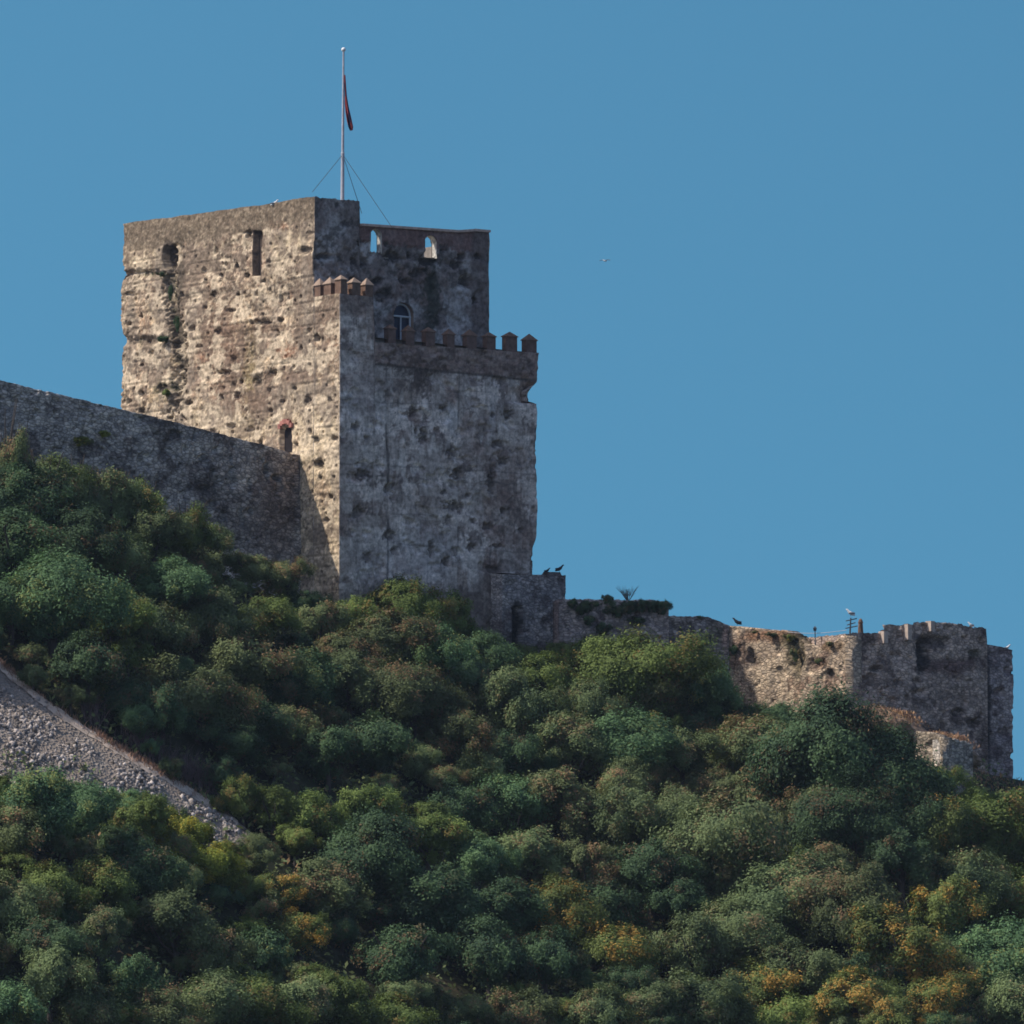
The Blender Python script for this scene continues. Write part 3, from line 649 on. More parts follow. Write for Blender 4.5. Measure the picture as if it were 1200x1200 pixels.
def cloth(name, rows, mat, parent=None):
    V = []; n = 14
    for (x, y, wd, z) in rows:
        for k in range(n):
            u = k/(n-1); V.append((x+wd*(u), y+.16*math.sin(u*9+z*1.3)*min(1, wd*2), z-.12*math.sin(u*5)*wd))
    Fc = [(i*n+k, i*n+k+1, (i+1)*n+k+1, (i+1)*n+k) for i in range(len(rows)-1) for k in range(n-1)]
    o = mobj(name, V, Fc, mat, parent, loc=None if parent else (fx, fy, rows[0][3]))
    s = o.modifiers.new('s', 'SOLIDIFY'); s.thickness = .03
    return o
def flag_mat():
    m, n, l, b = newmat('flag_cloth'); tc = nd(n, 'ShaderNodeTexCoord'); wv = nd(n, 'ShaderNodeTexWave', Scale=.8, Distortion=4.0)
    l.new(tc.outputs['Object'], wv.inputs['Vector']); r = nd(n, 'ShaderNodeValToRGB'); l.new(wv.outputs[0], r.inputs[0])
    e = r.color_ramp.elements; e[0].position = .35; e[0].color = (.02, .02, .06, 1); e[1].position = .5; e[1].color = (.30, .05, .05, 1)
    l.new(r.outputs[0], b.inputs['Base Color']); return m
rows = []
for row, x0, x1 in ((88, 403.5, 404.8), (100, 403.6, 405.6), (112, 403.8, 406.5), (122, 404.0, 408.0), (132, 405, 410.0), (142, 406.5, 412.0), (149, 408.5, 413.5), (153, 410.5, 413)):
    a_ = at(x0, row, fy-.05); b_ = at(x1, row, fy-.05); rows.append((a_[0], fy-.05, b_[0]-a_[0], a_[2]))
tag(cloth('flag', rows, flag_mat()), 'dark red and navy flag hanging limp from the flagpole', 'flag')

# ------------------------------------------------------------------ curtain walls
def profile_top(pts):
    pts = np.array(pts, float)
    def f(X, Y, ed):
        px = proj(X, Y, zrow(X, Y, 700.0))[0]
        return zrow(X, Y, np.interp(px, pts[:, 0], pts[:, 1]))
    return f
def curtain(name, label, pa, pb_, thick, prof, colf, dispf, mat, zb=None, rough=.1, cat='wall', parent=None, hidden=()):
    """free-standing wall: face runs pa->pb_, body behind it"""
    pa = np.array(pa); pb_ = np.array(pb_); d = (pb_-pa)/np.linalg.norm(pb_-pa); n = np.array([d[1], -d[0]])
    L = np.linalg.norm(pb_-pa); k = int(L/.09); u = np.linspace(0, L, k+1)
    FX = pa[0]+d[0]*u; FY = pa[1]+d[1]*u
    zt = profile_top(prof)(FX, FY, None)+(fbm(u*1.3, u*0, 401)-.5)*rough*2+(fbm(u*5, u*0, 403)-.5)*rough
    zb_ = zb if zb is not None else float(min(terrain(*pa), terrain(*pb_)))-2.5
    nr = int((zt.max()-zb_)/.09)+1; T = np.linspace(0, 1, nr)
    X = np.repeat(FX[:, None], nr, 1); Y = np.repeat(FY[:, None], nr, 1); U = np.repeat(u[:, None], nr, 1)
    Z = zb_+(zt-zb_)[:, None]*T[None]; PX, PY = proj(X, Y, Z)
    D = dispf(X, Y, Z, None, PX, PY, U); C = colf(X, Y, Z, None, PX, PY, U)
    D = D*sst(0, .35, L-U)
    V1 = np.stack([(X+n[0]*D).ravel(), (Y+n[1]*D).ravel(), Z.ravel()], 1)
    nv = len(V1); ii = np.arange(nv).reshape(k+1, nr)
    Q = [np.stack([ii[:-1, :-1], ii[1:, :-1], ii[1:, 1:], ii[:-1, 1:]], -1).reshape(-1, 4)]
    # back: bottom and top rows only
    bt = np.stack([FX-n[0]*thick, FY-n[1]*thick, zt-.05], 1); bb = bt.copy(); bb[:, 2] = zb_
    it = nv+np.arange(k+1); ib = nv+k+1+np.arange(k+1)
    Q.append(np.stack([ii[:-1, -1], ii[1:, -1], it[1:], it[:-1]], -1)); Q.append(np.stack([it[:-1], it[1:], ib[1:], ib[:-1]], -1))
    Q.append(np.array([[ii[0, 0], ii[0, -1], it[0], ib[0]], [ii[-1, -1], ii[-1, 0], ib[-1], it[-1]]]))
    V = np.concatenate([V1, bt, bb]); Ct = C.reshape(-1, 3); Ct = np.concatenate([Ct, C[:, -1], C[:, 0]])
    uv = np.stack([U.ravel(), Z.ravel()], 1); uv = np.concatenate([uv, np.stack([u+thick, zt], 1), np.stack([u, zt*0+zb_], 1)])
    # ends need their own fan of side faces: bridge end columns to the back edge
    for cidx, s in ((0, 1), (k, -1)):
        pass
    mid = (pa+pb_)/2
    o = mobj(name, V, np.concatenate(Q), mat, parent, colr=Ct, uv=uv, loc=(mid[0], mid[1], zb_) if parent is None else None)
    if parent is None: tag(o, label, cat)
    return o
def wall_cols(base, alt, dark, seed, marks_shade=()):
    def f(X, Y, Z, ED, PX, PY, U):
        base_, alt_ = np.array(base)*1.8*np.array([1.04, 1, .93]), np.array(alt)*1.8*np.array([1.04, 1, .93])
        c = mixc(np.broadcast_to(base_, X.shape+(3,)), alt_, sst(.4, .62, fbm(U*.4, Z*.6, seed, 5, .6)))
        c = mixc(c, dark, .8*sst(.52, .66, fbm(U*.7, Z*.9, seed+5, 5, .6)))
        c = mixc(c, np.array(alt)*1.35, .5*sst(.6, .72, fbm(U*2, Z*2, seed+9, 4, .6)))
        jit = (fbm(U*1.5, Z*1.5, seed+3)-.5)*1.2
        for cx, cy, rx, ry, k, cc in marks_shade: c = mixc(c, cc, k*ell(PX, PY, cx, cy, rx, ry, .5, jit))  # growth and stains, plus shade painted into pits, gap and doorway
        return c
    return f
def wall_disp(seed, pits=(), amp=.2):
    def f(X, Y, Z, ED, PX, PY, U):
        d = (fbm(U*.5, Z*.5, seed)-.5)*amp*1.6+(fbm(U*3, Z*3, seed+3)-.5)*amp*.7-amp*sst(.6, .7, fbm(U*1.2, Z*1.2, seed+7))
        jit = (fbm(U*2, Z*2, seed+11)-.5)*.8
        for cx, cy, rx, ry, dd in pits: d = d-dd*ell(PX, PY, cx, cy, rx, ry, .5, jit)
        return d
    return f
BR = (.16, .10, .075); DK = (.075, .06, .055); GR = (.05, .055, .03)
# uphill curtain wall on the left
lj = along(N0, ldir, 352); J = loc2(0, lj)+rdir*.25
dL = -rdir
pL = J+dL*60
curtain('curtain_wall', 'long grey masonry curtain wall climbing left from the tall tower', pL, J, 2.2,
        [(-400, 352), (-20, 441), (0, 446), (60, 460), (140, 479), (240, 504), (300, 519), (340, 531), (352, 533)],
        wall_cols((.20, .19, .185), (.29, .275, .26), (.12, .10, .095), 501, [(330, 590, 30, 60, .5, BR), (240, 575, 16, 14, .7, DK), (300, 610, 60, 30, .4, DK)]),
        wall_disp(511, [(240, 575, 8, 6, .3), (325, 560, 4, 4, .3), (312, 552, 3, 3, .3), (335, 600, 5, 5, .3), (290, 600, 5, 4, .2)]), M_MASON, zb=float(terrain(*pL))-14, rough=.05)
# gatehouse block right of the tower
gA = along(loc2(0, -1.2), rdir, 588); gB = along(loc2(0, -1.2), rdir, 663)
p0, p1 = loc2(gA, -1.2), loc2(gB, -1.2)
gh = empty('gate_block', (*((p0+p1)/2), float(terrain(*p0))), 'low square stone block with a dark slot doorway against the tall tower foot', 'building')
gp = [p0+ldir*4, p0, p1, p1+ldir*4]
def gtop(X, Y, ed):
    px = proj(X, Y, zrow(X, Y, 700.0))[0]; z = zrow(X, Y, np.interp(px, [588, 635, 636, 657, 658, 663], [673, 673.5, 670, 670.5, 674, 676]))
    zz = zr(p1, 674); return np.where(ed == 1, z, zz)
gd0 = wall_disp(601, [(575+35, 720, 1, 1, .1)], .12)
def gdd(X, Y, Z, ED, PX, PY, U):
    d = gd0(X, Y, Z, ED, PX, PY, U); return np.where((ED == 1) & (PX > 600) & (PX < 612) & (PY > 711), -.45, np.where(ED == 1, d, d*.3))
build_wall('wall', gp, True, float(terrain(*p0))-4, gtop, gdd, wall_cols((.17, .16, .165), (.25, .23, .225), (.11, .085, .08), 611, [(606, 738, 6.5, 30, 1.0, (.02, .02, .022))]), M_MASON_FINE, gh, .09, .09, hidden=(0, 2, 3))
mb = MB(); zz = zr(p1, 676); mb.add([(*(q), zz) for q in (gp[1]+ldir*.1, gp[2]+ldir*.1, gp[3], gp[0])], [(0, 1, 2, 3)]); mb.build('roof', M_ROOF, gh)

# lower bastion on the right and its sunlit flank
NB = at(991, 780, 451)[:2]
lb = along(NB, ldir, 855, 780); rb1 = along(NB, rdir, 1157, 780)
K = NB+ldir*lb
# dim wall linking tower and bastion, split where the ivied part stands higher
al = math.radians(14); dW = np.array([-math.cos(al), -math.sin(al)])
K2 = K+(-rdir)*.05
tq = along(K2, dW, 784, 740); Wm = K2+dW*tq; te = along(K2, dW, 655, 740); We = K2+dW*te
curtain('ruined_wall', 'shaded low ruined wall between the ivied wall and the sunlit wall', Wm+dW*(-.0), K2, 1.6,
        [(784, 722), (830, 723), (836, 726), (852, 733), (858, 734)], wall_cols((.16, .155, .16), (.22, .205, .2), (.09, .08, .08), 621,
        [(840, 745, 14, 12, .6, GR), (850, 748, 3, 14, .9, (.45, .33, .28))]), wall_disp(623), M_MASON_FINE, rough=.12)  # pale strip paints the sunlit wall end into the colour
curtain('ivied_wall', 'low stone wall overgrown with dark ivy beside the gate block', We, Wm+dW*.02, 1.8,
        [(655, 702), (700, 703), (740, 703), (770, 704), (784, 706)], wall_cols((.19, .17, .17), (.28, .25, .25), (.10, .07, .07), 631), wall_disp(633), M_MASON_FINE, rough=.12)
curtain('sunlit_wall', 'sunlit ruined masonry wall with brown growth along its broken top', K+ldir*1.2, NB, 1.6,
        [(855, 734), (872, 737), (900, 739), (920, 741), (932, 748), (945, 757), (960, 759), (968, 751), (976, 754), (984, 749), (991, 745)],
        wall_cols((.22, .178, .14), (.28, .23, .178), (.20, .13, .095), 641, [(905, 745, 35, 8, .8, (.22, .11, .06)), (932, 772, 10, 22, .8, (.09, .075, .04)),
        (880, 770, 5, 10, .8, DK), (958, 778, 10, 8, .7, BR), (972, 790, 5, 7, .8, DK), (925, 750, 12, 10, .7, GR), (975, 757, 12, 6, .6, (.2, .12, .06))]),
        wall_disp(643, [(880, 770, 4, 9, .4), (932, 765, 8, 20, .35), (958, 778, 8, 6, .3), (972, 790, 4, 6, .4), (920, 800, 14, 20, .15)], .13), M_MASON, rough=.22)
bp_ = NB+rdir*rb1
zbB = float(terrain(*(NB+rdir*rb1)))-4
bast = empty('bastion', (*((NB+bp_)/2), float(terrain(*((NB+bp_)/2)))), 'broad shaded ruined stone bastion with stepped broken parapet at right', 'tower')
def btop(X, Y, ed):
    px = proj(X, Y, zrow(X, Y, 740.0))[0]
    z = zrow(X, Y, np.interp(px, [991, 1000, 1007, 1008, 1012, 1013, 1031, 1031.5, 1036, 1036.5, 1059, 1059.5, 1070, 1070.5, 1086, 1086.5, 1098, 1100, 1125, 1140, 1152, 1153, 1157],
                            [743, 741, 741, 741, 741, 742, 742, 738.5, 738.5, 732, 733, 731.5, 732, 729, 729.5, 728, 729, 728.5, 731, 735.5, 735, 736, 737]))
    return np.where(ed == 1, z, zr(bp_, 752))+(fbm((X+Y)*3, X*0, 7)-.5)*.22
bpol = [NB+ldir*7+rdir*1.5, NB+rdir*.02, bp_, bp_+ldir*7]
bd0 = wall_disp(651, [(1082, 768, 7, 18, .5), (1095, 752, 16, 6, .3), (1028, 784, 7, 4, .35), (1052, 768, 5, 5, .25), (1076, 812, 7, 4, .35), (1140, 848, 6, 5, .4), (1122, 835, 6, 5, .3), (1140, 765, 6, 3, .2)], .22)
def bdd(X, Y, Z, ED, PX, PY, U):
    d = bd0(X, Y, Z, ED, PX, PY, U); la = (X-NB[0])*ldir[0]+(Y-NB[1])*ldir[1]; ra = (X-NB[0])*rdir[0]+(Y-NB[1])*rdir[1]
    return np.where(ED == 0, np.minimum(d*.3, 0)-.02, d*sst(0, .3, ra)*sst(0, .3, rb1-ra))
bcol = wall_cols((.225, .18, .16), (.31, .255, .225), (.13, .095, .085), 661, [(1110, 780, 45, 8, .8, (.15, .09, .085)), (1082, 770, 8, 20, .9, (.05, .05, .05)), (1095, 752, 16, 7, .6, DK),
        (1140, 765, 8, 5, .7, GR), (1020, 800, 34, 8, .5, DK), (1028, 784, 7, 4, .8, DK), (1140, 848, 6, 5, .8, DK), (1122, 835, 8, 6, .6, DK)])
build_wall('wall', bpol, True, zbB, btop, bdd, bcol, M_MASON_FINE, bast, .085, .09, hidden=(2, 3))
mb = MB(); zz = zr(bp_, 756); mb.add([(*q, zz) for q in (bpol[1]+ldir*.3+rdir*.3, bpol[2]+ldir*.3-rdir*.3, bpol[3]-rdir*.3, bpol[0]+rdir*.3)], [(0, 1, 2, 3)]); mb.build('roof', M_ROOF, bast)
for px_, ra_, rb_ in ((1030, 741, 754), (1058, 733, 750), (1085, 729, 740)):
    t = along(NB, rdir, px_); c = NB+rdir*(t+.2)-ldir*.12; mb = MB(); mb.obox(c, rdir, ldir, .2, .3, zr(c, rb_), zr(c, ra_-1)); mb.build('lit_edge_box', M_LITEDGE, bast)  # pale boxes added to stand for sunlit notch sides
q0 = NB+rdir*(rb1-.6)+ldir*1.6; rt = along(q0, rdir, 1187, 800); q1 = q0+rdir*rt
tur = empty('rear_turret', (*((q0+q1)/2), float(terrain(*q0))), 'narrow shaded stone turret behind the right edge of the bastion', 'tower')
tpoly = [q0+ldir*4, q0, q1, q1+ldir*4]
def ttop(X, Y, ed):
    px = proj(X, Y, zrow(X, Y, 760.0))[0]; return np.where(ed == 1, zrow(X, Y, np.interp(px, [1157, 1175, 1187], [755, 758, 762])), zr(q1, 762))
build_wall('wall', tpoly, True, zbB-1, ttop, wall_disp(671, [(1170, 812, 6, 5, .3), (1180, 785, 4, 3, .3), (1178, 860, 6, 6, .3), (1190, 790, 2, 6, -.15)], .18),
           wall_cols((.21, .18, .185), (.27, .235, .235), (.14, .10, .10), 673, [(1158, 840, 3.5, 90, .85, (.04, .035, .035))]), M_MASON_FINE, tur, .09, .09, hidden=(0, 2, 3))  # dark strip painted for the shade in the gap beside the bastion
mb = MB(); zz = zr(q1, 763); mb.add([(*q, zz) for q in (tpoly[1]+ldir*.1, tpoly[2]+ldir*.1, tpoly[3], tpoly[0])], [(0, 1, 2, 3)]); mb.build('roof', M_ROOF, tur)
# stub of lower wall below the bastion
s0 = at(1104, 870, 446)[:2]; s1 = s0+rdir*along(s0, rdir, 1140, 870)
curtain('wall_stub', 'short broken piece of lower wall at the foot of the bastion', s0, s1, 1.0, [(1104, 866), (1112, 864), (1126, 869), (1140, 873)],
        wall_cols((.2, .19, .18), (.3, .27, .24), (.12, .10, .09), 681), wall_disp(683), M_MASON, zb=float(terrain(*s0))-3, rough=.2)
s2 = s0+ldir*3
curtain('wall_stub', 'small pale sunlit end of broken wall beside the yellow green bush', s2, s0-rdir*.05, 1.0, [(1085, 858), (1104, 866)],
        wall_cols((.14, .12, .10), (.19, .165, .135), (.2, .17, .13), 691), wall_disp(693), M_MASON, zb=float(terrain(*s0))-3, rough=.2)

# ------------------------------------------------------------------ foliage
def quads(P, Nn, S, asp=1.6, r=rng):
    """leaf clumps: little rhombs at P facing Nn"""
    n = len(P); a = np.cross(Nn, r.normal(size=(n, 3))); a /= np.linalg.norm(a, axis=1)[:, None]+1e-9; b = np.cross(Nn, a)
    S = S[:, None]
    V = np.stack([P-a*S*asp/2, P+b*S/2*.8+a*S*.1, P+a*S*asp/2, P-b*S/2*.8+a*S*.1], 1).reshape(-1, 3)
    return V, np.arange(4*n).reshape(n, 4)
def out_(P): return P/(np.linalg.norm(P, axis=1)[:, None]+1e-6)
def crown_mesh(seed, nl, leaves, leafsize, squash=.8, spread=1.0, conical=0, sub=9):
    """irregular crown: a few boughs, each carrying lobes, each lobe a cloud of leaf clumps"""
    r = np.random.default_rng(seed)
    nb = 4+int(r.integers(3)); boughs = []
    for b in range(nb):
        a = 2*math.pi*(b+r.uniform(-.3, .3))/nb; k = r.uniform(.25, .62)*spread
        boughs.append((np.array([k*math.cos(a), k*math.sin(a), r.uniform(-.25, .35)]), r.uniform(.38, .62)))
    boughs.append((np.array([r.uniform(-.15, .15), r.uniform(-.15, .15), r.uniform(.2, .45)]), r.uniform(.45, .6)))
    C = [np.array([0, 0, -.1])]; R = [.5]
    for i in range(nl):
        bc, brad = boughs[int(r.integers(len(boughs)))]
        v = r.normal(size=3); v /= np.linalg.norm(v); v[2] = abs(v[2])*.9-.25
        c = bc+v*brad*r.uniform(.55, 1.0); c[2] *= squash
        if conical: c[:2] *= (1-.6*max(0, c[2])); c[2] *= 1.35
        C.append(c); R.append(r.uniform(.13, .34))
    C = np.array(C); R = np.array(R); tin = r.uniform(size=len(R)); pat = r.uniform(size=len(R))
    SC = []; SR = []; ST = []; SPt = []; LC = []
    for c, rad, t, p in zip(C, R, tin, pat):
        m = max(5, int(sub*(rad/.25)**2))
        v = r.normal(size=(m, 3)); v /= np.linalg.norm(v, axis=1)[:, None]
        SC.append(c+v*rad*r.uniform(.5, 1.0, (m, 1))); LC.append(np.tile(c*.7, (m, 1))); SR.append(r.uniform(.07, .19, m))
        ST.append(np.clip(t+r.normal(size=m)*.12, 0, 1)); SPt.append(np.clip(p+r.normal(size=m)*.14, 0, 1))
    SC = np.concatenate(SC); LC = np.concatenate(LC); SR = np.concatenate(SR); ST = np.concatenate(ST); SPt = np.concatenate(SPt)
    wgt = SR**2; k = r.choice(len(SR), leaves, p=wgt/wgt.sum())
    v = r.normal(size=(leaves, 3)); v /= np.linalg.norm(v, axis=1)[:, None]
    rad = SR[k]*np.abs(r.normal(.75, .38, leaves))
    P = SC[k]+v*rad[:, None]; P[:, 2] += .05*r.uniform(size=leaves)**3
    lob = P-LC[k]; lob /= np.linalg.norm(lob, axis=1)[:, None]+1e-6
    Nn = lob*.6+out_(P)*.35+r.normal(size=(leaves, 3))*.42+np.array([0, 0, .3]); Nn /= np.linalg.norm(Nn, axis=1)[:, None]
    V, Q = quads(P, Nn, leafsize*r.uniform(.5, 1.35, leaves), r=r)
    c = np.zeros((leaves, 4)); c[:, 0] = ST[k]; c[:, 1] = SPt[k]; c[:, 2] = r.uniform(size=leaves); c[:, 3] = 1
    me = bpy.data.meshes.new('crown')
    me.vertices.add(len(V)); me.vertices.foreach_set('co', V.astype(np.float32).ravel())
    me.loops.add(leaves*4); me.loops.foreach_set('vertex_index', Q.astype(np.int32).ravel())
    me.polygons.add(leaves); me.polygons.foreach_set('loop_start', np.arange(leaves, dtype=np.int32)*4); me.update(calc_edges=True)
    ca = me.color_attributes.new('Col', 'FLOAT_COLOR', 'POINT'); ca.data.foreach_set('color', np.repeat(c, 4, 0).astype(np.float32).ravel())
    return me
def trunk_mesh(seed):
    r = random.Random(seed); mb = MB()
    mb.tube([(0, 0, -.5), (.02, 0, .0), (.05, .02, .45), (.02, 0, .9)], [.10, .085, .07, .05], 8)
    for k in range(6):
        a = k*1.05+r.uniform(-.3, .3); z = r.uniform(.3, .7); e = r.uniform(.45, .75)
        mb.tube([(.03, 0, z), (e*.5*math.cos(a), e*.5*math.sin(a), z+.3), (e*math.cos(a), e*math.sin(a), z+.75)], [.045, .03, .012], 6)
    me = bpy.data.meshes.new('trunk'); me.from_pydata(mb.v, [], mb.f); me.materials.append(M_BARK); return me
M_BARK = simple('bark', (.085, .07, .06), var=.35)
def leaf_mat(name, dark, light, patch, pth, rough=.75):
    """pth: share of lobes that carry the patch colour"""
    m, n, l, b = newmat(name)
    ca = nd(n, 'ShaderNodeVertexColor', layer_name='Col'); sp = nd(n, 'ShaderNodeSeparateColor'); l.new(ca.outputs[0], sp.inputs[0])
    oi = nd(n, 'ShaderNodeObjectInfo')
    m1 = nd(n, 'ShaderNodeMix', data_type='RGBA'); m1.inputs[6].default_value = (*dark, 1); m1.inputs[7].default_value = (*light, 1)
    ma = nd(n, 'ShaderNodeMath', operation='MULTIPLY_ADD'); l.new(sp.outputs[2], ma.inputs[0]); ma.inputs[1].default_value = .25
    mm = nd(n, 'ShaderNodeMath', operation='MULTIPLY'); l.new(sp.outputs[0], mm.inputs[0]); mm.inputs[1].default_value = .6; l.new(mm.outputs[0], ma.inputs[2])
    l.new(ma.outputs[0], m1.inputs[0])
    # patches, shifted per tree
    ad_ = nd(n, 'ShaderNodeMath', operation='ADD'); l.new(sp.outputs[1], ad_.inputs[0]); l.new(oi.outputs['Random'], ad_.inputs[1])
    fr = nd(n, 'ShaderNodeMath', operation='FRACT'); l.new(ad_.outputs[0], fr.inputs[0])
    mr = nd(n, 'ShaderNodeMapRange'); mr.inputs[1].default_value = 1-pth-.06; mr.inputs[2].default_value = 1-pth+.06; l.new(fr.outputs[0], mr.inputs[0])
    mm2 = nd(n, 'ShaderNodeMath', operation='GREATER_THAN'); l.new(sp.outputs[2], mm2.inputs[0]); mm2.inputs[1].default_value = .3
    mu = nd(n, 'ShaderNodeMath', operation='MULTIPLY'); l.new(mr.outputs[0], mu.inputs[0]); l.new(mm2.outputs[0], mu.inputs[1])
    m2 = nd(n, 'ShaderNodeMix', data_type='RGBA'); l.new(mu.outputs[0], m2.inputs[0]); l.new(m1.outputs[2], m2.inputs[6]); m2.inputs[7].default_value = (*patch, 1)
    hv = nd(n, 'ShaderNodeHueSaturation'); l.new(m2.outputs[2], hv.inputs['Color'])
    r2 = nd(n, 'ShaderNodeMapRange'); r2.inputs[3].default_value = .75; r2.inputs[4].default_value = 1.25; l.new(oi.outputs['Random'], r2.inputs[0]); l.new(r2.outputs[0], hv.inputs['Value'])
    l.new(hv.outputs[0], b.inputs['Base Color']); b.inputs['Roughness'].default_value = rough; b.inputs['Specular IOR Level'].default_value = .25
    tr = nd(n, 'ShaderNodeBsdfTranslucent'); l.new(hv.outputs[0], tr.inputs['Color'])
    mxs = nd(n, 'ShaderNodeMixShader'); mxs.inputs[0].default_value = .22; l.new(b.outputs[0], mxs.inputs[1]); l.new(tr.outputs[0], mxs.inputs[2])
    l.new(mxs.outputs[0], n['Material Output'].inputs['Surface'])
    return m
RU = (.14, .065, .035)
KIND = {
 'bluegreen': leaf_mat('leaves_bluegreen', (.052, .110, .052), (.160, .270, .105), (.22, .24, .07), .12),
 'sage': leaf_mat('leaves_sage', (.072, .112, .048), (.235, .295, .115), (.24, .18, .085), .14),
 'olive': leaf_mat('leaves_olive', (.072, .115, .028), (.240, .310, .080), (.24, .17, .05), .14),
 'yellow': leaf_mat('leaves_yellow', (.110, .145, .025), (.32, .36, .06), (.46, .38, .05), .25),
 'dark': leaf_mat('leaves_dark', (.030, .064, .034), (.105, .178, .068), (.16, .11, .055), .14),  # dark foliage; in places its colour stands in for shadowed hollows
 'rusty': leaf_mat('leaves_rusty', (.070, .098, .040), (.215, .255, .100), (.27, .17, .085), .26),
 'golden': leaf_mat('leaves_golden', (.075, .110, .032), (.23, .28, .075), (.50, .30, .07), .30),
}
DESC = {'bluegreen': 'blue-green', 'sage': 'grey-green', 'olive': 'olive green', 'yellow': 'yellow-green', 'dark': 'dark green',
        'rusty': 'rusty brown patched', 'golden': 'orange spotted tree'}
BIG = [crown_mesh(1000+i, 26+4*(i % 4), 42000, .038, squash=.75+.07*(i % 4), sub=10) for i in range(14)]
SML = [crown_mesh(1100+i, 12+i, 14000, .056, squash=.8, sub=8) for i in range(7)]
CON = [crown_mesh(1200+i, 18, 12000, .058, squash=.9, conical=1) for i in range(2)]
HUGE = [crown_mesh(1300+i, 44, 80000, .029, squash=.8, sub=11) for i in range(4)]
TRK = [trunk_mesh(i) for i in range(4)]
for me in BIG+SML+CON+HUGE: me.materials.append(KIND['sage'])

SKY_PX = [-200, 0, 20, 45, 75, 96, 122, 138, 150, 200, 260, 300, 340, 365, 395, 420, 445, 470, 500, 540, 560, 575, 600, 640, 660, 690, 730, 790, 815, 850, 872, 885, 920, 960, 1000, 1050, 1095, 1110, 1150, 1200, 1500]
SKY_ROW = [430, 468, 486, 515, 522, 500, 498, 535, 545, 568, 598, 632, 640, 672, 690, 690, 672, 668, 686, 690, 706, 730, 755, 755, 748, 735, 728, 728, 745, 785, 815, 828, 820, 804, 812, 848, 880, 898, 918, 924, 1000]
def skyline(px): return float(np.interp(px, SKY_PX, SKY_ROW))
SCREE = [(-60, 745), (0, 781), (60, 830), (130, 875), (200, 915), (260, 950), (292, 978), (262, 975), (235, 952), (205, 934), (170, 918), (120, 918), (100, 905), (60, 893), (-60, 885)]
def in_poly(x, y, poly):
    c = False; n = len(poly)
    for i in range(n):
        x1, y1 = poly[i]; x2, y2 = poly[(i+1) % n]
        if (y1 > y) != (y2 > y) and x < (x2-x1)*(y-y1)/(y2-y1)+x1: c = not c
    return c
TREES = []
def plant(cx, cy, r, kind, shape=None, lab=None, cat=None):
    R = r/16.04
    row = cy+1.0*r
    Y = ground_hit(cx, row)
    if Y is None:
        xx = at(cx, cy, 445)[0]; Y = float(np.interp(xx, cr[:, 0], cr[:, 1]))-2.2
    R = r*Y/F_PX
    p = at(cx, cy, Y)
    zg = float(terrain(p[0], Y))
    TREES.append(dict(cx=cx, cy=cy, r=r, R=R, kind=kind, x=p[0], y=Y, zc=p[2], zg=zg, shape=shape, lab=lab, cat=cat))
